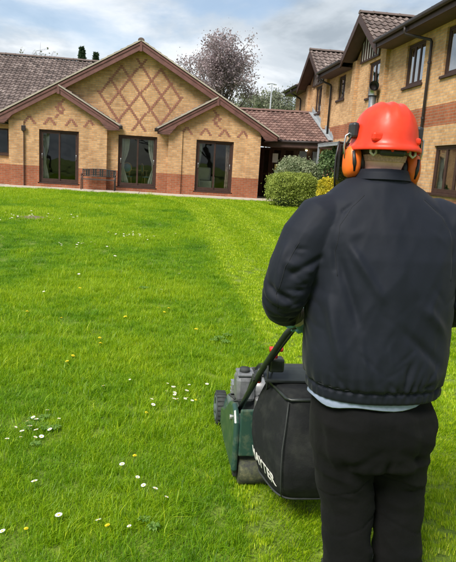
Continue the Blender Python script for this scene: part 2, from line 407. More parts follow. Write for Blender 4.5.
# side walls and back wall, floor, ceiling
MB().box(-5.92, -5.65, 26.2, 32, 0.2, 2.9).build('side_wall', 'buff_brick', G)
MB().box(3.99, 4.262, 26.2, 32, BAND, 2.9).build('side_wall', 'buff_brick', G)
MB().box(3.99, 4.262, 26.2, 32, 0.2, BAND).build('side_wall_base', 'red_brick', G)
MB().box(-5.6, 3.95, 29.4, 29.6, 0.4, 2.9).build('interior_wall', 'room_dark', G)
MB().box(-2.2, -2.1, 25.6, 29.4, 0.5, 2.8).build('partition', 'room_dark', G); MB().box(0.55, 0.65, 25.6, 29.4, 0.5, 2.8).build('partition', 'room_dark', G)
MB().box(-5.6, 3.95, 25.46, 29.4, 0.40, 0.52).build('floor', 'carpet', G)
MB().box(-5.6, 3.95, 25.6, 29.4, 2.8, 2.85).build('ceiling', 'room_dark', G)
for k in 'LMR': patio_door(G, doors[k][0], doors[k][1], doors[k][2], doors[k][3], doors[k][4]+0.07)
# red pattern bricks, each a proud brick
PB = set()
def pattern(segs, y, name='diamond_brickwork'):
    m = MB(); m2 = PB; dz_ = random.uniform(-.0018, .0018)
    for (xa, za, xb, zb) in segs:
        if za < zb: xa, za, xb, zb = xb, zb, xa, za
        c0 = int(round(zb/0.075)); c1 = int(round(za/0.075))
        for c in range(c0, c1+1):
            t = (za-c*0.075)/(za-zb) if za > zb else 0; x = round((xa+(xb-xa)*t)/0.05625)*0.05625
            key = round(x/0.05625)
            if (c, key, y) in m2: continue
            m2.add((c, key, y))
            m.box(x-0.055, x+0.055, y-0.006-random.uniform(0, .003), y+0.02, c*0.075+0.005+dz_, c*0.075+0.070+dz_)
    o = m.build(name, 'pattern_brick', G); o['kind'] = 'stuff'; return o
D = lambda x42, za, zb: (x42-(za-4.2)/1.31, za, x42+(4.2-zb)/1.31, zb)
M_ = lambda s: (-1.6-s[0], s[1], -1.6-s[2], s[3])
lines = [D(-2.43, 4.25, 3.12), D(-1.58, 4.78, 2.88), D(-.725, 5.3, 3.2), D(.13, 5.62, 3.72), D(0.84, 5.27, 4.2)]
for s_ in lines: pattern([s_], YM); 
for s_ in lines: pattern([M_(s_)], YM)
def vee(x, z, w=0.19, hgt=0.25): return [(x, z, x-w, z-hgt), (x, z, x+w, z-hgt)]
for xs_, mid, sg in (((-5.14, -4.35, -3.51, -2.79), -3.95, 1), ((1.15, 1.95, 2.74, 3.53), 2.37, -1)):
    for x in xs_: pattern(vee(x, 3.1), YB, 'chevron_brickwork')
    q = lambda dx, z: (mid+sg*dx, z)
    S = [(*q(.11, 3.80), *q(-.12, 3.5)), (*q(-.03, 3.66), *q(.14, 3.45)), (*q(-.12, 3.5), *q(.03, 3.32)), (*q(.14, 3.45), *q(-.12, 3.18))]
    pattern(S, YB, 'knot_brickwork')
# bargeboards (boxed ends) with a groove, roof slabs, tiles
def barge(xa, za, xt, parent, zbot=2.80, dep=0.30, y=YF):
    s = 1 if xt > xa else -1; top = lambda x: za-SL*abs(x-xa)
    poly = [(xa, za), (xt, top(xt)), (xt, zbot), (xt-s*0.50, zbot), (xt-s*0.80, top(xt-s*0.80)-dep), (xa, za-dep)]
    b = MB().prism(poly, 'y', y, y+0.05).build('bargeboard', 'barge_wood', parent, bevel=0.006)
    MB().prism([(xa, za-.01), (xt-s*.02, top(xt)-.02), (xt-s*.02, top(xt)-.10), (xa, za-.095)], 'y', y-0.022, y-0.0005).build('moulding', 'barge_wood', b, bevel=0.005)
    for k in range(1, 4):                   # boarded joints on the box end
        zz = dep+0.0+(top(xt-s*.8)-dep-zbot)*k/4
        xx = xt-s*(.8-.3*k/4); MB().prism([(xx+s*.02, top(xx)-zz-.012), (xt-s*.03, max(zbot+.02, top(xt)-zz+ .0)), (xt-s*.03, max(zbot+.03, top(xt)-zz+.012)), (xx+s*.02, top(xx)-zz)], 'y', y-0.004, y-.0004).build('board_joint', 'soffit_wood', b)
    # soffit box behind the end
    MB().prism([(xt-s*.01, top(xt)-.03), (xt-s*.01, zbot+.01), (xt-s*.49, zbot+.01), (xt-s*.79, top(xt-s*.79)-dep+.01), (xt-s*.79, top(xt-s*.79)-.03)], 'y', y+0.0505, YB-0.055).build('soffit_box', 'barge_wood', b)
    return b
barge(AX, AZ-0.03, AX+5.76, G); barge(AX, AZ-0.03, AX-5.76, G)
PX = 3.18; zpk = zt(AX+PX)-0.15            # small gables meet the main board from below
barge(AX-PX, zpk+0.02, -1.57, G, zbot=2.80, y=YF+0.003, dep=0.27); barge(AX+PX, zpk+0.02, -0.05, G, zbot=2.78, y=YF+0.003, dep=0.27)
MB().prism([(AX-.05, AZ-.40), (AX+.05, AZ-.40), (AX+.05, AZ-.02), (AX-.05, AZ-.02)], 'y', YF-.03, YF-.001).build('apex_cover', 'barge_wood', G, bevel=.006)
for s in (-1, 1): MB().box(AX+s*PX-.05, AX+s*PX+.05, YF-.03, YF-.024, zpk-.27, zpk+.03).build('joint_cover', 'barge_wood', G)
roofG = MB().prism([(AX, AZ), (AX+5.80, zt(AX+5.80)), (AX+5.80, zt(AX+5.80)-.06), (AX, AZ-.08), (AX-5.80, zt(AX-5.80)-.06), (AX-5.80, zt(AX-5.80))], 'y', YF+.05, 31.5).build('roof', 'soffit_wood', G)
for s in (-1, 1):
    tiles('roof_tiles', 'tile_brown', roofG, (AX+s*5.82, YF-.04, zt(AX+5.82)), (AX+s*5.82, 31.5, zt(AX+5.82)), (AX, 31.5, AZ), (AX, YF-.04, AZ))
    MB().prism([(AX+s*5.82, zt(AX+5.82)-.0), (AX+s*5.82, zt(AX+5.82)+.055), (AX, AZ+.06), (AX, AZ)], 'y', YF-.045, YF+.049).build('verge', 'concrete', roofG)
def ridge_tiles(par, a, b, mat='tile_brown', L_=0.45):
    a, b = Vector(a), Vector(b); nn = int((b-a).length/L_); d = (b-a).normalized(); side = d.cross(Vector((0, 0, 1))).normalized()
    m = MB(); sec = [(math.cos(t)*.13, math.sin(t)*.10) for t in [math.pi*i/8 for i in range(9)]]
    for t, k in ((0, 1.0), (0.05, 1.0), (0.055, .93), (L_, .93)):
        for (p, q) in sec: m.v.append(tuple(d*t+side*p*k+Vector((0, 0, q*k-.03))))
    for j in range(3):
        for i in range(8): m.f.append((j*9+i, j*9+i+1, (j+1)*9+i+1, (j+1)*9+i))
    m.f.append(tuple(range(9))); m.tone = [0.45]*len(m.f); me = m.mesh('ridge_tile'); me.materials.append(MATS[mat])
    for i in range(nn):
        o = bpy.data.objects.new('ridge_tile', me); col.objects.link(o); o.parent = par; o.location = a+d*(i*L_)-org(par)+Vector((0, 0, random.uniform(-.004, .006)))
ridge_tiles(roofG, (AX, YF-.05, AZ+.05), (AX, 31.0, AZ+.05))
for s in (-1, 1):                           # inner slopes of the two small gables
    xt = -1.57 if s < 0 else -0.05; xa = AX+s*PX; zb = zpk-SL*abs(xt-xa)
    r = MB().prism([(xa, zpk+.04), (xt-s*.0, zb+.04), (xt, zb-.02), (xa, zpk-.02)], 'y', YF+.05, YM).build('roof', 'soffit_wood', G)
    tiles('roof_tiles', 'tile_brown', r, (xt-s*.03, YF-.05, zb+.04), (xt-s*.03, YM, zb+.04), (xa, YM, zpk+.05), (xa, YF-.05, zpk+.05))
    MB().prism([(xt-s*.03, zb+.028), (xt-s*.03, zb+.085), (xa, zpk+.095), (xa, zpk+.04)], 'y', YF-.05, YF+.049).build('verge', 'concrete', r)
# small fittings
MB().box(-5.44, -5.28, YB-.13, YB-.051, 2.56, 2.76).build('vent_box', 'gutter_black', G, bevel=.008)
MB().box(-5.372, -5.345, YB-.075, YB-.0515, 0.38, 2.55).build('cable_strip', 'frame_brown', G)
for x in (-1.52, -0.10): MB().box(x-.07, x+.07, YF-.06, YF-.03, 2.86, 3.0).tube([(x, YF-.02, 2.93), (x, YF-.10, 2.90)], .05, 8).build('floodlight', 'gutter_black', G)
# left wing
W0 = 25.62; wx0 = -15.5
hw = [(-7.65, -6.10, 1.60, 2.62)]
wall(MB(), 'x', wx0, -5.94, 0.2, BAND, W0, W0+.28, hw).build('wing_wall_base', 'red_brick', G)
wall(MB(), 'x', wx0, -5.94, BAND, 2.8, W0, W0+.28, hw).build('wing_wall', 'buff_brick', G)
m = MB()
for (a, b) in ((-7.646, -7.58), (-6.90, -6.84), (-6.17, -6.104)): m.box(a, b, W0+.06, W0+.13, 1.60, 2.616)
for (c_, e_) in ((1.60, 1.66), (2.556, 2.616)):
    for (a, b) in ((-7.58, -6.90), (-6.84, -6.17)): m.box(a, b, W0+.06, W0+.13, c_, e_)
wd = m.build('window', 'frame_brown', G, bevel=.005)
for (a, b) in ((-7.584, -6.896), (-6.844, -6.166)): MB().box(a, b, W0+.09, W0+.098, 1.656, 2.56).build('pane', 'pane_glass', wd)
MB().box(-7.72, -6.04, W0-.08, W0+.06, 1.53, 1.597).build('sill', 'frame_brown', wd, bevel=.006)
MB().box(wx0, -6.0, 27.6, 27.7, 0.4, 2.8).build('interior_wall', 'room_dark', G)
RY, RZ, EY, EZ = 30.6, 6.22, 25.15, 2.98
wr = MB().prism([(EY, EZ-.02), (RY, RZ-.02), (RY+5.4, EZ-.02), (RY+5.4, EZ-.1), (RY, RZ-.12), (EY, EZ-.12)], 'x', wx0, AX-1.5).build('wing_roof', 'soffit_wood', G)
tiles('roof_tiles', 'tile_brown', wr, (wx0, EY, EZ), (AX-1.2, EY, EZ), (AX-1.2, RY, RZ), (wx0, RY, RZ))
ridge_tiles(wr, (wx0, RY, RZ+.06), (AX-1.4, RY, RZ+.06))
MB().box(wx0, -6.62, EY-.03, EY+.0, 2.76, 2.98).build('fascia', 'barge_wood', wr); MB().tube([(wx0, EY-.09, 2.93), (-6.62, EY-.09, 2.93)], .055, 8).build('gutter', 'gutter_black', wr, smooth=True)
MB().box(wx0, -6.58, EY, W0, 2.76, 2.785).build('soffit', 'soffit_wood', wr)

# ------------------------------------------------------------------ two-storey building on the right
T = empty('two_storey_building', (7.0, 20.0, 0.36), 'two-storey buff brick building with red band and brown eaves on the right', 'building')
WX = 7.0; Y0, Y1 = 5.0, 30.95
wins = [(15.84, 17.04, 4.17, 5.33), (12.85, 14.68, 4.17, 5.33), (19.15, 20.18, 4.20, 5.34), (22.70, 23.62, 4.47, 5.38), (26.0, 27.05, 4.22, 5.40), (12.95, 14.60, 1.29, 2.46), (8.6, 10.4, 4.17, 5.33), (8.6, 10.4, 1.29, 2.46)]
holes = [(a-.003, b+.003, c-.003, d+.003) for a, b, c, d in wins]
for nm, mt, a, b in (('wall_base', 'red_brick', 0.1, 1.15), ('wall', 'buff_brick', 1.15, 2.96), ('brick_band', 'red_brick', 2.96, 3.485), ('upper_wall', 'buff_brick', 3.485, 5.62)):
    wall(MB(), 'y', Y0, Y1, a, b, WX, WX+.28, holes).build(nm, mt, T)
    MB().box(WX+.281, 15, Y1-.28, Y1, a, b).build('end_'+nm, mt, T); MB().box(WX+.281, 15, Y0, Y0+.28, a, b).build('end_'+nm, mt, T)
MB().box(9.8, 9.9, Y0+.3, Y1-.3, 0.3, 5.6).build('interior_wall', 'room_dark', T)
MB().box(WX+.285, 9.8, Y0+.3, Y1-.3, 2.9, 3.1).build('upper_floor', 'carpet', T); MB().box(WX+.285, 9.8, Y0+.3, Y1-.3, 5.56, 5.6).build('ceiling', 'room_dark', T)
for i, (a, b, c, d) in enumerate(wins):
    pn = [0, .34, .67, 1] if b-a > 1.1 else [0, .5, 1]
    if b-a < 0.95: pn = [0, .42, 1]
    window_x(T, a, b, c, d, WX+.055, pn, 'pane_upper' if c > 3 else 'pane_glass')
gab = [(20.08, 18.28, 21.7), (26.6, 24.8, 28.45)]
GZ = 6.86; EX = 6.5
for (ya, yl, yr) in gab:
    gs = (GZ-5.60)/(ya-yl)
    MB().prism([(yl+.1, 5.62), (yr-.1, 5.62), (ya, GZ-.10)], 'x', WX, WX+.2).build('gable_wall', 'buff_brick', T)
    for yy in (yl+.10, yr-.50):
        for nm, mt, za, zb in (('pier_base', 'red_brick', .1, 1.15), ('pier', 'buff_brick', 1.15, 2.96), ('pier_band', 'red_brick', 2.96, 3.485), ('pier', 'buff_brick', 3.485, 5.60)):
            MB().box(WX-.12, WX-.0006, yy, yy+.42, za, zb).build(nm, mt, T)
    # half-timbered panel
    pa, pb = ya-.82, ya+.86; zz = lambda y: GZ-.16-abs(y-ya)*gs
    pnl = MB().prism([(pa, 5.50), (pb, 5.50), (pb, zz(pb)), (ya, zz(ya)), (pa, zz(pa))], 'x', WX-.03, WX-.0007).build('timber_panel', 'white_paint', T)
    for k in range(8):
        y = pa+(pb-pa)*k/7; MB().box(WX-.06, WX-.0305, y-.045, y+.045, 5.50, zz(y)-.02).build('stud', 'frame_brown', pnl, bevel=.004)
    MB().box(WX-.065, WX-.0302, pa-.05, pb+.05, 5.43, 5.499).build('rail', 'frame_brown', pnl, bevel=.004)
    # roof of the cross gable, boards
    r = MB().prism([(ya, GZ), (yr+.02, GZ-gs*(yr+.02-ya)), (yr+.02, GZ-gs*(yr+.02-ya)-.08), (ya, GZ-.09), (yl-.02, GZ-gs*(ya-yl+.02)-.08), (yl-.02, GZ-gs*(ya-yl+.02))], 'x', EX, 10.4).build('gable_roof', 'soffit_wood', T)
    zf = lambda y: GZ-gs*abs(y-ya)
    tiles('roof_tiles', 'tile_brown', r, (EX-.04, yl-.1, zf(yl-.1)), (10.4, yl-.1, zf(yl-.1)), (10.4, ya, GZ), (EX-.04, ya, GZ), 0.22, 0.28)
    tiles('roof_tiles', 'tile_brown', r, (EX-.04, yr+.1, zf(yr+.1)), (10.4, yr+.1, zf(yr+.1)), (10.4, ya, GZ), (EX-.04, ya, GZ), 0.22, 0.28)
    ridge_tiles(r, (EX-.05, ya, GZ+.05), (9.5, ya, GZ+.05))
    for y in (yl, yr):
        s = 1 if y > ya else -1
        MB().prism([(ya, GZ+.01), (y+s*.10, zf(y+s*.10)+.01), (y+s*.10, zf(y+s*.10)-.26), (ya, GZ-.28)], 'x', EX-.05, EX-.001).build('bargeboard', 'frame_brown', r, bevel=.006)
    # sloping soffit boarding
    MB().prism([(ya, GZ-.11), (yr, zf(yr)-.11), (yr, zf(yr)-.14), (ya, GZ-.14), (yl, zf(yl)-.14), (yl, zf(yl)-.11)], 'x', EX, WX-.065).build('gable_soffit', 'soffit_wood', r)
gr = 2.61/4.5
mr = MB().prism([(7.3, 5.64+gr*.8), (11.0, 8.25), (15.5, 5.64), (15.5, 5.56), (11.0, 8.15), (7.3, 5.56+gr*.8)], 'y', Y0-.3, 31.35).build('main_roof', 'soffit_wood', T)
tiles('roof_tiles', 'tile_brown', mr, (7.30, Y0-.3, 5.64+gr*.8), (7.30, 31.4, 5.64+gr*.8), (11.0, 31.4, 8.27), (11.0, Y0-.3, 8.27), 0.33, 0.36)
for (a, b) in ((Y0-.3, 18.2), (21.78, 24.72), (28.53, 31.38)):
    MB().prism([(EX, 5.64), (7.299, 5.64+gr*.799), (7.299, 5.56+gr*.799), (EX, 5.56)], 'y', a, b).build('eave_board', 'soffit_wood', mr)
    tiles('roof_tiles', 'tile_brown', mr, (EX-.06, a, 5.63), (EX-.06, b, 5.63), (7.30, b, 5.64+gr*.8), (7.30, a, 5.64+gr*.8), 0.24, 0.28)
for (a, b) in ((Y0-.3, 18.2), (21.78, 24.72), (28.53, 31.38)):
    MB().box(EX-.03, EX-.001, a, b, 5.44, 5.66).build('fascia', 'frame_brown', mr, bevel=.004)
    MB().box(EX+.0, WX-.001, a, b, 5.44, 5.462).build('soffit', 'soffit_wood', mr)
    m = MB(); sec = [(-.055, .045)]+[(math.cos(t)*.055, math.sin(t)*.055) for t in [math.pi+math.pi*i/7 for i in range(8)]]+[(.055, .045)]
    m.prism([(EX-.09+p, 5.62+q) for p, q in sec], 'y', a-.04, b+.04).build('gutter', 'gutter_black', mr)
def downpipe(y, zb, yg=None, x=WX-.07):
    yg = y if yg is None else yg
    p = MB().tube([(EX-.09, yg, 5.56), (EX-.09, yg, 5.44), (EX-.05, yg, 5.38), (x-.03, y, 5.16), (x, y, 5.10), (x, y, 5.0), (x, y, zb)], .038, 10).build('downpipe', 'gutter_black', T, smooth=True)
    for z in (4.6, 3.2, 1.8): 
        if z > zb: MB().tube([(x, y, z-.03), (x, y, z+.03)], .05, 10).build('collar', 'gutter_black', p)
downpipe(15.35, 0.36, 15.95); downpipe(24.35, 3.2, 24.62); downpipe(29.6, 3.0)
# flue
fl = empty('flue_pipe', (6.72, 18.75, 0.36), 'galvanised metal flue with round cowl standing by right building wall', 'flue')
fx, fy = 6.72, 18.75
MB().tube([(fx, fy, 0.36), (fx, fy, 4.12)], .115, 18).build('pipe', 'galvanised', fl, smooth=True)
for z in (1.4, 2.6, 3.7): MB().tube([(fx, fy, z-.03), (fx, fy, z+.03)], .125, 18).build('joint_band', 'galvanised', fl)
el = MB()
pts = [(fx, fy, 4.12), (fx, fy, 4.24), (fx-.02, fy-.05, 4.34), (fx-.05, fy-.15, 4.39), (fx-.08, fy-.26, 4.39)]
el.tube(pts, .15, 18, cap=False); el.tube([Vector(p)+Vector((0, .001, 0)) for p in pts], [.135]*5, 18, cap=False)
el.build('cowl', 'galvanised', fl, smooth=True)
MB().ell((fx-.04, fy-.10, 4.36), (.12, .05, .12), 14, 8).build('cowl_baffle', 'gutter_black', fl, smooth=True)

# ------------------------------------------------------------------ entrance link
K = empty('entrance_link', (5.6, 26.0, 0.36), 'low tiled entrance link with dark glazed doors between the two buildings', 'building')
eA, eB, rB, rA = (4.35, 25.65, 2.86), (7.0-.002, 23.62, 2.86), (7.0-.002, 27.3, 4.26), (3.3, 28.0, 4.26)
lr = MB()
lo = [Vector(p)-Vector((0, 0, .26)) for p in (eA, eB, rB, rA)]; hi = [Vector(p)-Vector((0, 0, .16)) for p in (eA, eB, rB, rA)]
lr.rings([lo, hi]); lr = lr.build('roof', 'soffit_wood', K)
tiles('roof_tiles', 'tile_red', lr, eA, eB, rB, rA, 0.21, 0.28, 0.042)
ridge_tiles(lr, (3.4, 27.98, 4.31), (6.95, 27.32, 4.31), 'tile_red')
back = MB(); back.rings([[Vector(p) for p in (rA, rB, (7, 31, 2.86), (3.3, 31, 2.86))], [Vector(p)+Vector((0, 0, .06)) for p in (rA, rB, (7, 31, 2.86), (3.3, 31, 2.86))]]); back.build('back_slope', 'tile_red', lr)
ev = (Vector(eB)-Vector(eA)).normalized(); en = Vector((ev.y, -ev.x, 0)) 
if en.y > 0: en = -en
def along(t, off, z): p = Vector(eA)+(Vector(eB)-Vector(eA))*t+en*off; return Vector((p.x, p.y, z))
def slab(t0, t1, o0, o1, z0, z1):
    m = MB(); m.rings([[along(t0, o0, z0), along(t1, o0, z0), along(t1, o1, z0), along(t0, o1, z0)], [along(t0, o0, z1), along(t1, o0, z1), along(t1, o1, z1), along(t0, o1, z1)]]); return m
slab(0, 1, .0, .03, 2.60, 2.85).build('fascia', 'frame_brown', K); MB().tube([along(0.02, .09, 2.82), along(.98, .09, 2.82)], .055, 8).build('gutter', 'gutter_black', K, smooth=True)
slab(0.0, 1.0, -1.6, -.001, 2.60, 2.63).build('soffit', 'soffit_wood', K)
# lead flashing up the wall of the taller building, stepped
vb, vr = Vector(eB), Vector(rB)
for i in range(10):
    p = vb+(vr-vb)*(i/10); q = vb+(vr-vb)*((i+1.03)/10)
    MB().prism([(p.y, p.z+.05), (q.y, q.z+.05), (q.y, q.z+.30), (p.y, p.z+.19)], 'x', WX-.022-.002*(i % 2), WX-.0008).build('flashing', 'lead', K)
    MB().prism([(p.y, p.z+.065+.001*(i % 2)), (q.y, q.z+.065+.001*(i % 2)), (q.y, q.z+.085), (p.y, p.z+.085)], 'x', WX-.20, WX-.024).build('flashing', 'lead', K)
# glazed screen under the eave, 1.25 m back
dz0, dz1 = 0.40, 2.6
def glz(t0, t1, door):
    m = MB(); o0, o1 = -1.30, -1.22; g = .035
    fr = slab(t0, t0+g, o0, o1, dz0, dz1); 
    for a, b, c_, d_ in ((t1-g, t1, dz0, dz1), (t0+g, t1-g, dz1-.10, dz1), (t0+g, t1-g, dz0, dz0+(.30 if door else .12)), (t0+g, t1-g, 1.38, 1.46)):
        s_ = slab(a, b, o0, o1, c_, d_); fr.add(s_.v, s_.f)
    f_ = fr.build('door' if door else 'screen', 'frame_brown', K)
    slab(t0+g, t1-g, -1.27, -1.262, dz0+.1, dz1-.08).build('pane', 'pane_glass', f_)
    if door: slab(t0+g*1.2, t0+g*1.9, o1, o1+.04, 1.2, 1.7).build('handle', 'galvanised', f_)
for a, b, d_ in ((-.32, -.15, False), (-.15, .0, False), (.0, .17, False), (.17, .36, True), (.36, .55, True), (.55, .72, False), (.72, .88, False), (.88, .995, False)): glz(a+.001, b-.001, d_)
slab(.06, .13, -1.22, -1.21, 1.62, 1.88).build('notice', 'paper_yellow', K); slab(.02, .10, -1.22, -1.212, 1.95, 2.35).build('notice', 'paper_white', K)
for a, b, c_, d_ in ((.20, .30, 1.55, 2.3), (.40, .50, 1.6, 2.2), (.60, .68, 1.5, 2.25)): slab(a, b, -1.34, -1.33, c_, d_).build('poster', 'paper_white', K)
slab(-.6, .999, -3.4, -3.3, .4, 2.6).build('lobby_wall', 'room_dark', K)
slab(.999, 1.0, -1.6, -0.2, .4, 2.6).build('lobby_side', 'room_dark', K)
n = NT('lamp_glow'); n.set(Base_Color=(1, .85, .5)); n.b.inputs['Emission Color'].default_value = (1, .75, .35, 1); n.b.inputs['Emission Strength'].default_value = 4
for k, t in enumerate((.52, .80)):
    p = along(t, -1.1, 2.57); q = empty('ceiling_lamp', p, ('small lit lamp under the entrance canopy, nearer the gabled building', 'small lit lamp under the entrance canopy, nearer the two-storey building')[k], 'lamp', 'entrance canopy lamps')
    MB().tube([p+Vector((0, 0, .03)), p+Vector((0, 0, -.01))], .06, 14).build('lamp_base', 'white_paint', q); MB().ell(p+Vector((0, 0, -.03)), (.05, .05, .035), 12, 8).build('lamp_shade', 'lamp_glow', q, smooth=True)
# grey canopy rail running off to the right of the link
cr = empty('canopy_frame', (6.6, 21.6, .36), 'grey metal porch frame beside right building near the entrance', 'canopy')
MB().box(6.35, 6.42, 20.7, 23.4, 2.62, 2.72).build('beam', 'lead', cr); MB().box(6.35, 6.99, 20.62, 20.69, 2.62, 2.72).build('beam', 'lead', cr); MB().box(6.35, 6.99, 23.41, 23.48, 2.62, 2.72).build('beam', 'lead', cr)
MB().box(6.35, 6.42, 20.62, 20.69, .3, 2.619).build('post', 'lead', cr); MB().box(6.35, 6.42, 23.41, 23.48, .3, 2.619).build('post', 'lead', cr); MB().box(6.34, 6.985, 20.61, 23.49, 2.722, 2.75).build('roof_sheet', 'lead', cr)

# ------------------------------------------------------------------ furniture and curtains
def chair(x, y, rz, label):
    o = empty('dining_chair', (x, y, 0.525), label, 'chair', 'dining chairs inside the glazed door'); o.rotation_euler.z = rz
    def part(m, name, mat): return link(name, m.mesh(name, smooth=True), mat, o)
    m = MB(); m.tube([(0, 0, .42), (0, 0, .475)], [.22, .23], 16); part(m, 'seat', 'chair_teal')
    for a, b in ((-.17, -.17), (.17, -.17), (-.17, .17), (.17, .17)): part(MB().tube([(a*1.1, b*1.1, 0), (a, b, .42)], [.018, .024], 8), 'leg', 'chair_wood')
    for a in (-.12, .12): part(MB().tube([(a, .19, .44), (a, .23, .68)], .016, 8), 'back_post', 'chair_wood')
    ring = [(math.cos(t)*.19, .24+.02*math.sin(t), .82+math.sin(t)*.20) for t in [2*math.pi*i/20 for i in range(21)]]
    part(MB().tube(ring, .022, 8), 'back_frame', 'chair_wood'); part(MB().ell((0, .24, .82), (.17, .02, .18), 16, 8), 'back_pad', 'chair_teal')
    return o
chair(-1.28, 25.95, math.pi, 'teal upholstered round-backed wooden chair just inside the middle glazed door')
chair(-0.42, 26.3, math.pi*.6, 'wooden chair turned sideways inside the middle glazed door, right of teal one')
tb = empty('dining_table', (-.85, 26.6, .525), 'wooden dining table behind the chairs inside the middle door', 'table')
MB().box(-1.3, -.4, 26.3, 27.0, 1.23, 1.27).build('table_top', 'chair_wood', tb)
for a in (-1.25, -.5):
    for b in (26.35, 26.9): MB().box(a, a+.06, b, b+.06, .525, 1.229).build('leg', 'chair_wood', tb)
arm = empty('armchair', (2.05, 26.1, .525), 'pale armchair inside the right glazed door', 'armchair')
MB().box(1.72, 2.38, 25.8, 26.4, .60, .98).build('seat', 'curtain_white', arm, bevel=.05); MB().box(1.74, 2.36, 26.25, 26.5, .985, 1.55).build('backrest', 'curtain_white', arm, bevel=.06)
for a in (1.60, 2.39): MB().box(a, a+.11, 25.8, 26.45, .60, 1.18).build('armrest', 'curtain_white', arm, bevel=.03)
for a in (1.65, 2.4):
    for b in (25.84, 26.36): MB().box(a, a+.05, b, b+.05, .525, .599).build('leg', 'chair_wood', arm)
c0 = YB+.33; c1 = YM+.33
curtain(-4.72, -4.42, c0, .56, 2.6, 'curtain_white', 'white curtain gathered at left edge of the left glazed door', .45)
curtain(-1.55, -1.18, c1, .56, 2.6, 'curtain_white', 'white tied curtain at left of the middle glazed door', .6)
curtain(-.10, -.42, c1, .56, 2.6, 'curtain_white', 'white tied curtain at right of the middle glazed door', .6)
curtain(1.65, 1.85, c0, .56, 2.6, 'curtain_white', 'white curtain at left edge of the right glazed door', .5)
curtain(3.10, 2.86, c0, .56, 2.6, 'curtain_print', 'red printed curtain hanging at right of the right glazed door', .1)
curtain(14.85, 14.25, WX+.22, 1.2, 2.5, 'curtain_white', 'white curtain tied back in the ground floor window beside the worker', .35, 'y')
curtain(13.25, 13.75, WX+.22, 1.2, 2.5, 'curtain_white', 'white curtain at near side of the ground floor window behind the worker', .35, 'y')
for a, b, t in ((17.2, 16.8, 'far'), (14.8, 14.3, 'left')): curtain(a, b, WX+.22, 4.2, 5.4, 'curtain_white', 'pale curtain in the '+('three-pane upstairs window behind the downpipe' if t == 'far' else 'upstairs window nearest the camera'), .2, 'y')
# garden bench
B = empty('garden_bench', (-2.34, 24.45, .386), 'dark metal garden bench with lattice back against the left bay', 'bench')
bx0, bx1, by = -3.0, -1.69, 24.25
for x in (bx0, bx1):
    MB().tube([(x, by, .386), (x, by, .78), (x, by+.02, .98)], .02, 8).build('leg', 'bench_metal', B, smooth=True)
    MB().tube([(x, by+.50, .386), (x, by+.44, .80), (x, by+.52, 1.20)], .02, 8).build('leg', 'bench_metal', B, smooth=True)
    MB().tube([(x, by-.02, .97), (x, by+.1, 1.0), (x, by+.45, .98)], .022, 8).build('armrest', 'bench_metal', B, smooth=True)
for k in range(6): MB().box(bx0+.02, bx1-.02, by+.02+k*.072, by+.07+k*.072, .795+.004*(k % 2), .815+.004*(k % 2)).build('seat_slat', 'bench_metal', B, bevel=.005)
top = [(bx0+(bx1-bx0)*t, by+.515, 1.17+.05*math.sin(math.pi*t)) for t in [i/12 for i in range(13)]]
bf = MB().tube(top, .02, 8).build('back_rail', 'bench_metal', B, smooth=True)
MB().tube([(bx0, by+.47, .93), (bx1, by+.47, .93)], .016, 8).build('back_rail', 'bench_metal', B, smooth=True)
for k in range(14):
    x = bx0+.06+(bx1-bx0-.12)*k/13; MB().box(x-.036, x+.036, by+.475, by+.485, .94, 1.16+.045*math.sin(math.pi*k/13)).build('back_panel', 'bench_metal', bf) if k % 3 else MB().box(x-.012, x+.012, by+.475, by+.49, .94, 1.18).build('back_bar', 'bench_metal', bf)
for z in (1.0, 1.08, 1.14): MB().box(bx0+.02, bx1-.02, by+.489, by+.499, z-.012, z+.012).build('back_strip', 'bench_metal', bf)

# ------------------------------------------------------------------ vegetation
def leaves(pts, size, nrm_out=None, jitter=1.0, tone=None, aspect=1.7):
    """one small bent leaf (two triangles) per point; returns MB with per-face tone"""
    N = len(pts); m = MB()
    d = RNG.normal(size=(N, 3)); d /= np.linalg.norm(d, axis=1)[:, None]
    if nrm_out is not None: d = nrm_out*(1-jitter)+d*jitter; d /= np.linalg.norm(d, axis=1)[:, None]
    a = np.cross(d, RNG.normal(size=(N, 3))); a /= np.linalg.norm(a, axis=1)[:, None]+1e-9; b = np.cross(d, a)
    s = size*RNG.uniform(.6, 1.35, N)[:, None]
    V = np.stack([pts-a*s*aspect*.5, pts+b*s*.5+d*s*.12, pts+a*s*aspect*.5, pts-b*s*.5+d*s*.12], 1).reshape(-1, 3)
    m.v = V.tolist(); m.f = [(4*i, 4*i+1, 4*i+2, 4*i+3) for i in range(N)]
    t = RNG.uniform(0, 1, N) if tone is None else np.clip(tone, 0, 1); m.tone = t.tolist(); return m
def blobnoise(p, sc, seed=0.0): return np.array([noise.noise(Vector((x*sc+seed, y*sc, z*sc))) for x, y, z in p])
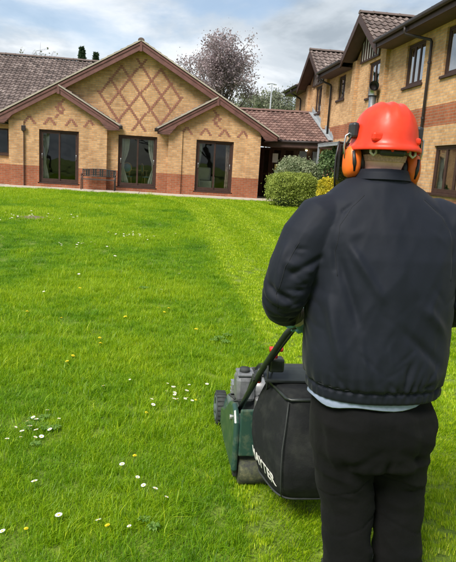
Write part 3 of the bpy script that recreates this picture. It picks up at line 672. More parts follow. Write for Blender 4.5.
def shrub(name, label, cat, c, r, n_, size, mat, power=2.0, core=True, rough=.12, group=None, up_tone=.25):
    """clipped or rounded shrub: superellipsoid shell of leaves over a dark core"""
    c = np.array(c); r = np.array(r); base = (c[0], c[1], gz(c[1]))
    o = empty(name, base, label, cat, group)
    d = RNG.normal(size=(n_, 3)); d[:, 2] = np.where(d[:, 2] < -.4, -d[:, 2], d[:, 2])
    k = (np.abs(d)**power).sum(1)**(-1/power); s = d*k[:, None]
    lump = 1+rough*blobnoise(s*r*1.0+c, 2.2)+rough*.6*blobnoise(s*r+c, 6.0, 9)
    dep = 1-RNG.normal(.045, .075, n_); pts = c+s*r*(lump*dep)[:, None]
    keep = pts[:, 2] > gz(c[1])+.02; pts = pts[keep]; dn = d[keep]; dn /= np.linalg.norm(dn, axis=1)[:, None]
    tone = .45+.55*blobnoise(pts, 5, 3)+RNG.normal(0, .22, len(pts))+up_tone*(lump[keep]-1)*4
    leaves(pts, size, dn, .62, tone).build('foliage', mat, o, fix=False)['kind'] = 'stuff'
    if core:
        m = MB(); rings = []
        for i in range(1, 12):
            a = math.pi*i/12; ring = []
            for j in range(24):
                t = 2*math.pi*j/24; q = np.array([math.sin(a)*math.cos(t), math.sin(a)*math.sin(t), -math.cos(a)]); q = q*(np.abs(q)**power).sum()**(-1/power)
                p = c+q*r*.80; p[2] = max(p[2], gz(c[1])+.01); ring.append(tuple(p))
            rings.append(ring)
        m.rings(rings); m.build('twigs', 'hedge_core', o)
    else:
        for i in range(7):
            t = RNG.uniform(0, 6.28); MB().tube([base, (base[0]+.1*math.cos(t), base[1]+.1*math.sin(t), (base[2]+c[2])/2), (c[0]+r[0]*.6*math.cos(t), c[1]+r[1]*.6*math.sin(t), c[2]+r[2]*.5)], [.02, .014, .006], 5).build('stem', 'bark', o)
    return o
shrub('clipped_hedge', 'clipped bright green box-shaped hedge at lawn edge by the entrance', 'hedge', (4.95, 21.3, .82), (.86, .72, .66), 26000, .032, 'leaf_hedge', 4.0, rough=.10)
shrub('variegated_shrub', 'rounded grey-green variegated shrub behind the clipped hedge', 'shrub', (5.35, 22.35, 1.25), (.86, .75, .84), 17000, .04, 'leaf_variegated', 2.2, rough=.12)
shrub('yellow_shrub', 'low bright yellow flowering shrub beside the worker\'s shoulder', 'shrub', (5.98, 20.2, 1.00), (.38, .30, .42), 3800, .05, 'leaf_yellow', 2.2, rough=.2)
shrub('tall_shrub', 'open dark green shrub against the right building by the entrance', 'shrub', (6.52, 22.0, 1.50), (.42, .8, .95), 3600, .06, 'leaf_shrub', 2.0, core=False, rough=.35)
shrub('low_shrub', 'small light green bush in front of the tall shrub by the wall', 'shrub', (6.5, 21.0, 1.05), (.35, .4, .75), 2500, .05, 'leaf_hedge', 2.0, rough=.3)
shrub('wall_shrub', 'dark green shrub below the ground floor window on the right', 'shrub', (6.6, 15.1, .80), (.30, .5, .62), 4200, .05, 'leaf_shrub', 2.0, rough=.35)

def tree(name, label, loc, height, crown_c, crown_r, leaf_n, leaf_size, mat, trunk_r=.16, seed=1, depth=5, leaf_pow=.5, group=None, spread=.55):
    rnd = random.Random(seed); o = empty(name, loc, label, 'tree', group); base = Vector(loc)
    cc = Vector(crown_c); cr = Vector(crown_r); segs = MB(); tips = []
    def grow(p, d, ln, r, lev):
        pts = [p]; q = p.copy(); dd = d.copy()
        for i in range(3):
            dd = (dd+Vector((rnd.gauss(0, .14), rnd.gauss(0, .14), rnd.gauss(.05, .08)))).normalized(); q = q+dd*ln/3; pts.append(q.copy())
        segs.tube(pts, [r, r*.88, r*.76, r*.64], 6 if lev < 3 else 4)
        if lev >= 2: tips.extend(pts[1:])
        if lev >= depth: return
        for k in range(rnd.choice((2, 3, 3)) if lev else 5):
            ax = dd.orthogonal().normalized(); ax.rotate(Matrix.Rotation(rnd.uniform(0, 6.28), 3, dd))
            nd = (dd+ax*rnd.uniform(.6, 1.3)*spread).normalized(); tgt = q+nd*ln*.7; e = tgt-cc
            if (e.x/cr.x)**2+(e.y/cr.y)**2+(e.z/cr.z)**2 > 1.05: nd = (nd-e.normalized()*.55).normalized()
            grow(q if k < 3 else pts[2], nd, ln*rnd.uniform(.62, .85), r*.62, lev+1)
    grow(base, Vector((0, 0, 1)), height*.36, trunk_r, 0)
    segs.build('trunk', 'bark', o, smooth=True)
    T_ = np.array([tuple(t) for t in tips]); idx = RNG.integers(0, len(T_), leaf_n); pts = T_[idx]+RNG.normal(0, leaf_pow, (leaf_n, 3))*np.array([1, 1, .8])*.5
    tone = .5+.5*blobnoise(pts, .9, seed)+RNG.normal(0, .2, leaf_n)
    leaves(pts, leaf_size, None, 1, tone, 1.4).build('crown', mat, o, fix=False)['kind'] = 'stuff'
    return o
tree('plum_tree', 'purple-leaved tree in thin leaf behind the big gable', (3.85, 40, .35), 7.7, (3.85, 40, 7.3), (2.3, 2.2, 2.7), 13500, .088, 'leaf_plum', .2, 4, 6, .46, spread=.55)
for i, (x, y, h, lab) in enumerate(((-8.6, 42, 7.5, 'thin bare twig tops of a young tree rising above the left roof ridge'), (-6.3, 44, 7.2, 'sparse sapling top just above the left roof ridge, right of the twigs'))):
    tree('young_tree', lab, (x, y, .35), h, (x, y, h*.72), (1.3, 1.3, h*.32), 700, .09, 'leaf_far', .09, 11+i, 5, .25, 'young trees behind the left roof', .45)
def conifer(x, y, h, r, label):
    o = empty('conifer', (x, y, .35), label, 'tree', 'dark conifers behind the left roof')
    MB().tube([(x, y, .35), (x, y, h*.5), (x, y, h)], [.22, .14, .02], 8).build('trunk', 'bark', o)
    N = 5000; t = RNG.uniform(.15, 1, N)**.8; a = RNG.uniform(0, 6.283, N); rr = r*(1.02-t)*(.55+.45*np.sqrt(RNG.uniform(0, 1, N)))*(1+.3*np.sin(a*5+t*30))+.08
    pts = np.stack([x+rr*np.cos(a), y+rr*np.sin(a), .35+t*(h-.35)-rr*.2], 1)
    leaves(pts, .2, None, 1, None, 2.2).build('crown', 'leaf_conifer', o, fix=False)['kind'] = 'stuff'
conifer(-7.5, 60, 11.9, 1.5, 'dark conifer tip behind the roof, left and taller of the pair'); conifer(-6.3, 61, 11.7, 1.3, 'dark conifer tip behind the roof, right and smaller of the pair')
conifer(-5.2, 62, 11.5, 1.4, 'dark conifer tip half hidden by the big gable roof')
for i, (x, y, h) in enumerate(((13.5, 86, 11.6), (16.5, 90, 12.2), (19.5, 88, 11.4), (22.5, 92, 12.0), (26.5, 90, 11.5), (10.6, 92, 11.2))):
    tree('distant_tree', 'hazy pale green tree in the far row, ' + ('second from the left', 'third from the left', 'fourth from the left', 'fifth from the left', 'sixth from the left, behind the two-storey building', 'leftmost, behind the plum tree')[i], (x, y, .35), h*.95, (x, y, h*.62), (2.6, 2.4, h*.4), 5200, .21, 'leaf_far', .2, 30+i, 5, .7, 'distant tree row', .6)
src = [o for o in col.objects if o.name == 'distant_tree'][0]
for i, (x, y) in enumerate(((-13, -24), (-6.5, -27), (0.5, -25), (7, -28), (13.5, -24))):  # unseen trees behind the camera, added to darken the reflections in the glass
    c_ = dup(src, (x, y, 0.0)); c_.scale = (1.5, 1.5, 1.0); c_['group'] = 'unseen trees added for the reflections in the glazed doors'
    c_['label'] = 'unseen tree added behind the camera for the door reflections, ' + ('far left', 'second from left', 'middle', 'second from right', 'far right')[i] + ' of its row'
lp = empty('street_lamp', (11.0, 60, .35), 'tall thin grey street lamp far behind the link roof', 'street lamp')
MB().tube([(11.0, 60, .35), (11.0, 60, 5), (11.0, 60, 10.0)], [.11, .085, .06], 10).build('post', 'lead', lp, smooth=True)
MB().tube([(10.65, 60, 10.02), (11.0, 60, 10.05), (11.35, 60, 10.02)], .035, 8).build('arm', 'lead', lp)
for s in (-1, 1): MB().box(11+s*.32-.16, 11+s*.32+.16, 59.9, 60.1, 9.94, 10.01).build('lamp_head', 'lead', lp, bevel=.02)

# ------------------------------------------------------------------ worker
plain('skin', (0.80, 0.45, 0.37), 0.5, 0.14, 30, 0.0006, 200, Subsurface_Weight=0.12)
plain('hair', (0.52, 0.31, 0.245), 0.85, 0.30, 160, 0.002, 500)
n = NT('jacket_nylon'); n.set(Roughness=0.66, Sheen_Weight=0.06, Sheen_Roughness=0.4); n.b.inputs['Specular IOR Level'].default_value = 0.2
n.base(n.ramp(n.noise(5, 5), [(0.3, (0.0075, 0.0095, 0.0155)), (0.7, (0.0115, 0.0140, 0.0225))]))
h_ = n.math('ADD', n.math('MULTIPLY', n.noise(1200, 2), .10), n.noise(9, 3, .5)); n.bump(h_, 0.003)
n = NT('trouser_cloth'); n.set(Roughness=0.85, Sheen_Weight=0.02); n.b.inputs['Specular IOR Level'].default_value = 0.14
n.base(n.ramp(n.noise(6, 6), [(0.3, (0.0025, 0.0028, 0.003)), (0.72, (0.0060, 0.0058, 0.0058))])); n.bump(n.math('ADD', n.math('MULTIPLY', n.noise(700, 2), .25), n.noise(26, 4)), 0.004)
plain('shirt_blue', (0.26, 0.31, 0.43), 0.8, 0.12, 14, 0.001, 90)
n = NT('helmet_plastic'); n.set(Roughness=0.45); n.b.inputs['Specular IOR Level'].default_value = 0.35
mpn = n.add('ShaderNodeMapping'); mpn.inputs['Scale'].default_value = (14, 14, 90); mpn.inputs['Rotation'].default_value = (.4, .7, .2); n.l(n.pos(), mpn.inputs[0]); scf = n.ramp(n.noise(1, 5, .6, mpn.outputs[0]), [(.66, (0, 0, 0)), (.72, (1, 1, 1))])
n.base(n.mix(n.math('MULTIPLY', scf, .30), n.ramp(n.noise(11, 6, .6), [(0.3, (0.70, 0.036, 0.012)), (0.7, (0.84, 0.058, 0.020))]), (0.30, .08, .06))); n.l(n.ramp(n.noise(40, 5), [(0.3, (.30,)*3), (.7, (.5,)*3)]), n.b.inputs['Roughness'])
plain('cup_orange', (0.88, 0.16, 0.015), 0.42, 0.08, 12)
plain('black_plastic', (0.022, 0.022, 0.024), 0.42, 0.25, 18)
plain('white_plastic', (0.62, 0.58, 0.50), 0.5, 0.1, 12)
plain('glove_teal', (0.12, 0.27, 0.26), 0.75, 0.2, 25, 0.001, 150)
plain('glove_cuff', (0.50, 0.42, 0.34), 0.85, 0.2, 25, 0.001, 150)
plain('boot_leather', (0.025, 0.02, 0.018), 0.6, 0.3, 12, 0.001, 60)
def mesh_visor():
    n = NT('visor_mesh'); n.set(Base_Color=(.012, .012, .012), Roughness=.6)
    tr = n.add('ShaderNodeBsdfTransparent'); m = n.add('ShaderNodeMixShader'); m.inputs[0].default_value = .72
    n.l(tr.outputs[0], m.inputs[1]); n.l(n.b.outputs[0], m.inputs[2]); n.l(m.outputs[0], n.out.inputs[0])
mesh_visor()
PO = (0.83, 1.92, 0.0)
P = empty('person', PO, 'worker in navy jacket and red hard hat pushing the mower, seen from behind', 'person')
def remesh(mb, voxel, smooth_it=4, fac=.5):
    me = mb.mesh('tmp'); o = bpy.data.objects.new('tmp', me); col.objects.link(o)
    m = o.modifiers.new('r', 'REMESH'); m.mode = 'VOXEL'; m.voxel_size = voxel
    s_ = o.modifiers.new('s', 'SMOOTH'); s_.iterations = smooth_it; s_.factor = fac
    dg = bpy.context.evaluated_depsgraph_get(); me2 = bpy.data.meshes.new_from_object(o.evaluated_get(dg))
    bpy.data.objects.remove(o); bpy.data.meshes.remove(me); return me2
def co_of(me):
    a = np.empty(len(me.vertices)*3, dtype=np.float32); me.vertices.foreach_get('co', a); return a.reshape(-1, 3).astype(float)
def no_of(me):
    a = np.empty(len(me.vertices)*3, dtype=np.float32); me.vertices.foreach_get('normal', a); return a.reshape(-1, 3).astype(float)
def place(me, name, mat, parent, co):
    o0 = org(parent); me.vertices.foreach_set('co', (co-np.array(o0)).astype(np.float32).ravel()); me.update()
    me.polygons.foreach_set('use_smooth', [True]*len(me.polygons)); me.materials.clear(); me.name = name; return link(name, me, mat, parent)
def sring(c, rx, ry, e=2.3, n_=36, tilt=0.0):
    out = []
    for i in range(n_):
        t = 2*math.pi*i/n_; a, b = math.cos(t), math.sin(t)
        x = rx*math.copysign(abs(a)**(2/e), a); y = ry*math.copysign(abs(b)**(2/e), b)
        out.append((c[0]+x, c[1]+y, c[2]+tilt*y))
    return out
def creases(co, nrm, lines, face):
    """lines: (p, q, width, amp); ridge (amp>0) or furrow (amp<0) along a 3-D segment, only where the surface faces 'face'"""
    d = np.zeros(len(co))
    for p, q, w_, a in lines:
        p = np.array(p); q = np.array(q); v = q-p; L2 = (v@v)
        t = np.clip(((co-p)@v)/L2, 0, 1); near = p+t[:, None]*v; r = np.linalg.norm(co-near, axis=1)
        d += a*np.exp(-(r/w_)**2)*np.sin(np.pi*np.clip(t*.94+.03, 0, 1))**.6
    return d
def vnoise(co, sx, sy, sz, seed=0.):
    return np.array([noise.noise(Vector((x*sx+seed, y*sy+seed, z*sz))) for x, y, z in co])
# the body, one continuous mesh
HX, HY, HZ = .757, 1.965, 1.688
mir = lambda p, c=.775: (2*c-p[0], p[1], p[2])
armL = [(.555, 1.92, 1.445), (.508, 1.905, 1.38), (.464, 1.89, 1.28), (.446, 1.895, 1.20), (.452, 1.965, 1.148), (.486, 2.06, 1.092), (.520, 2.125, 1.070), (.545, 2.155, 1.062)]
armR = [mir(p) for p in armL]
BAR_Y, BAR_Z, BAR_R = 2.245, .995, .014
def hand(mb, s, g=0.0):
    """hand gripping the cross bar; s=+1 left hand, mirrored otherwise; g thickens for the glove"""
    off = lambda p: (p[0]-.034, p[1], p[2]-(.022 if p[1] < 2.22 else 0))
    f = off if s > 0 else (lambda p: mir(off(p)))
    mb.tube([f((.560, 2.15, 1.05)), f((.590, 2.185, 1.058)), f((.628, 2.215, 1.066)), f((.650, 2.232, 1.064))], [.026+g, .031+g, .034+g, .024+g], 12)
    mb.tube([f((.60, 2.20, 1.060)), f((.66, 2.222, 1.064))], [.02+g, .022+g], 10)
    for k, (x, r, span) in enumerate(((.607, .0095, 200), (.629, .0105, 225), (.652, .0105, 222), (.673, .010, 205))):
        pts = [f((x-.008, 2.212, 1.064))]
        for a in range(5):
            th = R(115-a*span/4.0); rr = BAR_R+r+.004
            q_ = (x-.034, BAR_Y+math.cos(th)*rr*1.05, BAR_Z+math.sin(th)*rr*1.15+.002); pts.append(q_ if s > 0 else mir(q_))
        mb.tube(pts, [r*1.15+g, r*1.1+g, r*1.05+g, r+g, r*.95+g, r*.8+g], 8)
    mb.tube([f((.598, 2.195, 1.045)), f((.622, 2.205, 1.018)), f((.645, 2.222, .997)), f((.666, 2.236, .992))], [.015+g, .0135+g, .012+g, .010+g], 8)
b = MB()
b.ell((HX, HY, HZ), (.077, .099, .118), 24, 16); b.ell((HX, HY+.035, HZ-.065), (.057, .068, .062), 20, 12)          # skull, jaw
b.tube([(HX, HY-.02, 1.46), (HX, HY-.025, 1.55), (HX, HY-.018, 1.66)], [.075, .062, .060], 18)                     # neck
b.tube([(HX, HY+.088, HZ+.015), (HX, HY+.108, HZ-.022), (HX, HY+.117, HZ-.032)], [.010, .014, .013], 10)           # nose
b.tube([(HX-.045, HY+.085, HZ+.022), (HX, HY+.097, HZ+.026), (HX+.045, HY+.085, HZ+.022)], [.010, .011, .010], 8)  # brow
for dz, rr in ((-.058, .0085), (-.069, .009)): b.tube([(HX-.022, HY+.088, HZ+dz), (HX, HY+.098, HZ+dz), (HX+.022, HY+.088, HZ+dz)], [.005, rr, .005], 8)
for s in (-1, 1): b.ell((HX+s*.076, HY-.005, HZ-.03), (.010, .022, .034), 10, 8)                                   # ears
b.rings([sring(c, rx, ry) for c, rx, ry in (((.80, 1.90, .78), .165, .115), ((.80, 1.90, .90), .165, .118), ((.79, 1.905, 1.05), .155, .11), ((.78, 1.91, 1.2), .165, .115), ((.775, 1.92, 1.35), .18, .12), ((.768, 1.925, 1.44), .17, .10), ((.755, 1.935, 1.51), .10, .08))])
for arm in (armL, armR): b.tube(arm, [.062, .056, .050, .044, .043, .036, .031, .028], 14)
hand(b, 1); hand(b, -1)
legL = [(.70, 1.90, .82), (.718, 1.90, .66), (.745, 1.915, .48), (.768, 1.90, .28), (.772, 1.885, .09)]
legR = [(.89, 1.90, .82), (.910, 1.90, .66), (.938, 1.925, .48), (.958, 1.915, .28), (.975, 1.90, .09)]
for lg in (legL, legR):
    b.tube(lg, [.092, .082, .062, .052, .042], 16); x, y, z = lg[-1]
    b.tube([(x, y-.04, .05), (x, y+.05, .055), (x, y+.15, .045)], [.036, .040, .032], 12)
me = remesh(b, .0065, 3); co = co_of(me)
place(me, 'body', 'skin', P, co)
for s in (-1, 1):
    MB().ell((HX+s*.031, HY+.084, HZ+.003), (.013, .010, .011), 12, 8).build('eye', 'white_plastic', P, smooth=True)
# short cropped hair: thin shell round the back of the skull
m = MB(); rings = []
for i in range(8):
    a = R(52+i*8.0)
    ring = [(HX+.0795*math.sin(a)*math.cos(t), HY-.002+.1015*math.sin(a)*math.sin(t), HZ+.1195*math.cos(a)*1.0) for t in [math.pi+R(-12)+R(204)*j/30 for j in range(31)]]
    rings.append(ring)
k = 31
for ring in rings: m.v += ring
for i in range(7):
    for j in range(30): m.f.append((i*k+j, i*k+j+1, (i+1)*k+j+1, (i+1)*k+j))
m.build('hair', 'hair', P, smooth=True)
# jacket
J = MB()
J.rings([sring(c, rx, ry, e, 48, tl) for c, rx, ry, e, tl in (
    ((.784, 1.890, .858), .226, .150, 2.4, 0), ((.784, 1.890, .868), .236, .160, 2.4, 0), ((.784, 1.890, .898), .238, .162, 2.4, 0), ((.780, 1.890, .914), .240, .172, 2.4, 0),
    ((.779, 1.892, .955), .247, .180, 2.4, 0), ((.778, 1.895, 1.02), .250, .178, 2.4, 0), ((.778, 1.900, 1.12), .249, .172, 2.4, 0), ((.778, 1.905, 1.24), .252, .168, 2.4, 0),
    ((.777, 1.912, 1.34), .262, .162, 2.4, 0), ((.772, 1.92, 1.42), .258, .148, 2.3, .0), ((.768, 1.925, 1.475), .232, .132, 2.2, .05), ((.762, 1.932, 1.520), .205, .118, 2.1, .08), ((.756, 1.938, 1.558), .155, .102, 2.0, .10), ((.752, 1.942, 1.592), .100, .090, 2, .12))])
slv = [.088, .088, .080, .076, .066, .057, .050, .045]
for arm, f_ in ((armL, lambda p: p), (armR, mir)): J.tube([f_((.665, 1.935, 1.485)), f_((.61, 1.928, 1.472))]+arm, [.045, .072]+slv, 22)
me = remesh(J, .0062, 6); co = co_of(me); nr = no_of(me)
back = [ # furrows and ridges read off the photograph, on the back
    ((1.02, 1.76, 1.36), (.93, 1.73, 1.08), .020, -.011), ((.99, 1.75, 1.38), (.88, 1.73, 1.17), .018, .008), ((1.04, 1.77, 1.26), (.97, 1.73, .98), .024, .010),
    ((.90, 1.74, 1.26), (1.0, 1.75, 1.16), .016, -.007), ((.86, 1.73, 1.20), (1.02, 1.75, 1.06), .022, .009), ((.80, 1.72, 1.12), (.99, 1.74, .97), .020, -.007),
    ((.58, 1.80, 1.36), (.66, 1.74, 1.12), .022, -.010), ((.60, 1.78, 1.40), (.72, 1.74, 1.22), .018, .008), ((.56, 1.79, 1.22), (.62, 1.74, .98), .026, .010),
    ((.64, 1.76, 1.05), (.70, 1.73, .93), .016, -.008), ((.72, 1.73, 1.0), (.74, 1.72, .91), .014, .006), ((.84, 1.72, 1.02), (.82, 1.72, .91), .015, -.007), ((.93, 1.73, .99), (.95, 1.73, .92), .014, .007),
    ((.70, 1.76, 1.48), (.60, 1.78, 1.40), .018, .006), ((.84, 1.76, 1.48), (.95, 1.78, 1.40), .018, .006), ((.76, 1.76, 1.44), (.76, 1.73, 1.1), .05, .005),
    ((.62, 1.75, .94), (.98, 1.73, .925), .012, -.004),
    # left sleeve
    ((.43, 1.85, 1.37), (.40, 1.83, 1.20), .016, .006), ((.55, 1.83, 1.34), (.43, 1.81, 1.27), .014, -.007), ((.38, 1.86, 1.23), (.47, 1.81, 1.17), .013, -.009), ((.37, 1.90, 1.18), (.47, 1.86, 1.11), .013, .008), ((.41, 1.95, 1.12), (.50, 1.93, 1.10), .012, -.008), ((.44, 2.03, 1.07), (.54, 2.0, 1.06), .011, .006), ((.50, 2.10, 1.03), (.56, 2.06, 1.09), .010, -.006), ((.47, 1.80, 1.45), (.52, 1.80, 1.3), .012, -.004),
    ((1.13, 1.86, 1.33), (1.09, 1.82, 1.20), .018, -.008), ((1.17, 1.88, 1.24), (1.08, 1.82, 1.17), .014, .007)]
d = 1.9*creases(co, nr, [(p, q, w_*.8, a) for p, q, w_, a in back], None)
def ridged(co, sx, sz, shear, seed, mirror=True):
    x = co[:, 0]-.785; xs_ = np.abs(x) if mirror else x
    p = np.stack([xs_*sx+shear*(co[:, 2]-1.2)*sx, co[:, 1]*3.0, co[:, 2]*sz], 1)
    n0 = vnoise(p, 1, 1, 1, seed); return (1-2.2*np.abs(n0))
wback = np.clip((co[:, 2]-.90)/.10, 0, 1)
d += wback*(.0044*ridged(co, 8, 1.6, .60, 3.1)+.0018*ridged(co, 17, 3.5, -.35, 8.4, False))+.0012*vnoise(co, 30, 30, 12, 7)
for f_, mirr in ((lambda p: p, 1), (mir, -1)):                # cloth bunching round the elbow and forearm
    el_ = np.array(f_((.45, 1.92, 1.165))); sl_ = np.linalg.norm((co-el_)*np.array([1, .8, 1]), axis=1); wgt = np.exp(-(sl_/.13)**2)
    ph = (co-el_)@np.array([.15*mirr, .62, -.77]); d += wgt*.0075*(np.abs(np.sin(ph*62+2.2*vnoise(co, 14, 14, 14, 5)))-.55)
# gathered elastic hem: puckers fading upwards
ang = np.arctan2(co[:, 1]-1.89, co[:, 0]-.784); zz_ = co[:, 2]; torso = (np.hypot((co[:, 0]-.79)/.30, (co[:, 1]-1.9)/.21) < 1.05) & (zz_ < 1.0)
rf = random.Random(5); fine_ = []
for k_ in range(46):
    x0 = rf.uniform(.57, 1.0); z0 = rf.choice((rf.uniform(.93, 1.06), rf.uniform(.93, 1.40), rf.uniform(1.2, 1.42))); sg = -1 if x0 > .785 else 1; Lc = rf.uniform(.05, .16)
    a = math.radians(rf.uniform(35, 80)); yb = 1.89-.172*max(.2, 1-abs((x0-.785)/.27)**2.4)**.42; x1 = x0+sg*math.cos(a)*Lc; yb1 = 1.89-.172*max(.2, 1-abs((x1-.785)/.27)**2.4)**.42
    fine_.append(((x0, yb, z0), (x1, yb1, z0-math.sin(a)*Lc), rf.uniform(.006, .011), rf.choice((-1, -1, 1))*rf.uniform(.0018, .0042)))
for k_ in range(18):
    z0 = rf.uniform(1.10, 1.38); x0 = rf.uniform(.385, .47); fine_.append(((x0, 1.82, z0), (x0+rf.uniform(.05, .11), 1.82, z0+rf.uniform(-.07, .02)), rf.uniform(.006, .010), rf.choice((-1, 1))*rf.uniform(.002, .0045)))
d += 1.5*creases(co, nr, fine_, None)
d += torso*(.0042*np.sin(ang*34+3*np.sin(ang*5))*np.exp(-np.abs(zz_-.912)/.030)*(zz_ > .895) - .009*np.exp(-((zz_-.904)/.006)**2) + .0016*np.sin(ang*46+2*np.sin(ang*7))*(zz_ < .900))
# shoulder seams, arm to collar, and a yoke seam
for sx in (1, -1):
    seam = [(.575, 1.80, 1.30), (.565, 1.795, 1.40), (.60, 1.83, 1.485), (.665, 1.86, 1.53)]
    seam = [p if sx > 0 else mir(p, .772) for p in seam]
    for p, q in zip(seam[:-1], seam[1:]): 
        p = np.array(p); q = np.array(q); v = q-p; t = np.clip(((co-p)@v)/(v@v), 0, 1); r = np.linalg.norm((co-(p+t[:, None]*v))*np.array([1, .5, 1]), axis=1); d += -.0045*np.exp(-(r/.007)**2)
nr2 = nr.copy(); nr2[(zz_ < .93) & torso, 2] = 0
place(me, 'jacket', 'jacket_nylon', P, co+nr2*d[:, None])
jk = [o for o in P.children if o.name.startswith('jacket')][0]
# collar, turned-down stand
rings = []
for (z, rx, ry, tl) in ((1.560, .104, .098, .10), (1.598, .087, .086, .18), (1.616, .080, .081, .22), (1.621, .084, .085, .22), (1.606, .091, .091, .21), (1.588, .098, .097, .17)):
    rings.append([(HX+rx*math.cos(t), HY-.022+ry*math.sin(t), z+tl*(ry*math.sin(t))*-.35) for t in [2*math.pi*j/40 for j in range(40)]])
MB().rings(rings, False).build('collar', 'jacket_nylon', jk, smooth=True)
# cuffs
for f_ in (lambda p: p, mir): MB().tube([f_((.526, 2.132, 1.068)), f_((.548, 2.160, 1.060)), f_((.556, 2.168, 1.056))], [.047, .044, .041], 18).build('cuff', 'jacket_nylon', jk, smooth=True)
# gloves
for s in (1, -1):
    g = MB(); hand(g, s, .0035); me = remesh(g, .0032, 2); o = place(me, 'glove', 'glove_teal', P, co_of(me))
    f_ = (lambda p: p) if s > 0 else mir
    MB().tube([f_((.540, 2.150, 1.052)), f_((.556, 2.178, 1.040)), f_((.574, 2.196, 1.034))], [.037, .039, .036], 16).build('glove_cuff', 'glove_cuff', o, smooth=True)
# shirt tail below the jacket
m = MB(); rings = []
for z, k_ in ((.89, .985), (.86, 1.0), (.849, 1.02), (.846, 1.01), (.86, .99)):
    rings.append([(p[0], p[1], z+(.006*math.sin(j*.8) if z < .85 else 0)-(.008*math.exp(-((j-32)/7)**2) if z < .85 else 0)+(.05*max(0, p[0]-.90)/.1 if z < .85 else 0)) for j, p in enumerate(sring((.772, 1.885, z), .214*k_, .138*k_, 2.4, 48))])
m.rings(rings, False).build('shirt', 'shirt_blue', P, smooth=True)
# trousers
t_ = MB()
t_.rings([sring(c, rx, ry, 2.4, 40) for c, rx, ry in (((.785, 1.893, .92), .190, .132), ((.788, 1.89, .84), .202, .122), ((.793, 1.89, .80), .214, .148), ((.798, 1.89, .74), .220, .155), ((.804, 1.89, .66), .216, .146), ((.808, 1.895, .60), .203, .125))])
tl = [(.700, 1.895, .74), (.708, 1.895, .62), (.732, 1.915, .48), (.750, 1.915, .40), (.762, 1.90, .25), (.772, 1.885, .10), (.772, 1.885, .055)]
tr_ = [(.900, 1.895, .74), (.915, 1.895, .62), (.938, 1.925, .48), (.948, 1.925, .40), (.960, 1.915, .25), (.975, 1.90, .10), (.975, 1.90, .055)]
for lg in (tl, tr_): t_.tube(lg, [.114, .110, .095, .089, .086, .086, .084], 24)
me = remesh(t_, .0075, 4); co = co_of(me); nr = no_of(me)
tc_ = [((.82, 1.75, .80), (.825, 1.77, .55), .012, -.010), ((.80, 1.75, .70), (.66, 1.78, .60), .018, -.007), ((.84, 1.75, .70), (1.0, 1.78, .60), .018, -.008), ((.81, 1.75, .64), (.72, 1.78, .50), .016, .006), ((.85, 1.75, .63), (.95, 1.78, .52), .018, .007),
       ((.66, 1.80, .50), (.84, 1.80, .47), .012, -.007), ((.67, 1.80, .45), (.83, 1.80, .43), .012, .007), ((.68, 1.80, .36), (.85, 1.80, .33), .014, -.007), ((.69, 1.80, .30), (.84, 1.80, .27), .013, .006),
       ((.88, 1.81, .48), (1.06, 1.82, .52), .013, -.008), ((.89, 1.81, .42), (1.06, 1.82, .45), .012, .007), ((.89, 1.81, .35), (1.07, 1.82, .34), .013, -.007), ((.90, 1.81, .28), (1.06, 1.82, .30), .013, .006),
       ((.60, 1.80, .78), (.67, 1.79, .50), .016, .006), ((.64, 1.78, .80), (.70, 1.79, .55), .014, -.006), ((1.0, 1.77, .80), (1.04, 1.81, .55), .016, .006), ((.72, 1.76, .8), (.76, 1.78, .5), .02, .005), ((.92, 1.76, .8), (.95, 1.79, .54), .018, -.006)]
d = 1.5*creases(co, nr, tc_, None)+.0060*ridged(co, 11, 2.6, .3, 5.2, False)+.0075*ridged(co, 6, 11, .9, 9.2, False)+.0015*vnoise(co, 30, 30, 18, 5)
z_ = co[:, 2]; d += .004*np.sin(z_*95+4*vnoise(co, 6, 6, 3, 2))*np.exp(-((z_-.12)/.10)**2)
for zc in (.515, .335): d += -.0035*np.exp(-((z_-zc-.04*np.cos((co[:, 0]-.85)*14))/.0045)**2)
trs = place(me, 'trousers', 'trouser_cloth', P, co+nr*d[:, None])
from mathutils.bvhtree import BVHTree
def seam(parent, pts, mat, name='seam', r=.0009, o0=(.83, 1.92, 0)):
    bv = BVHTree.FromPolygons([tuple(v.co+Vector(o0)) for v in parent.data.vertices], [tuple(p.vertices) for p in parent.data.polygons]); out = []
    for i in range(len(pts)-1):
        for k_ in range(8):
            t = k_/8; x = pts[i][0]*(1-t)+pts[i+1][0]*t; z = pts[i][1]*(1-t)+pts[i+1][1]*t
            h_ = bv.ray_cast(Vector((x, 1.2, z)), Vector((0, 1, 0)))
            if h_[0]: out.append(h_[0]-Vector((0, .0006, 0)))
    if len(out) > 2: MB().tube(out, r, 5).build(name, mat, parent, smooth=True)
plain('thread_grey', (0.016, 0.016, 0.016), .9, .2, 40); plain('thread_navy', (0.010, 0.012, 0.016), .8, .2, 40)
seam(jk, [(.585, 1.28), (.575, 1.36), (.585, 1.44), (.625, 1.50), (.672, 1.545)], 'thread_navy'); seam(jk, [(.965, 1.28), (.97, 1.36), (.96, 1.44), (.92, 1.50), (.865, 1.545)], 'thread_navy')
seam(jk, [(.46, 1.38), (.42, 1.30), (.40, 1.20), (.415, 1.14)], 'thread_navy', r=.001)
seam(jk, [(.56, .912), (.68, .907), (.80, .905), (.92, .907), (1.03, .912)], 'thread_navy', r=.0012)
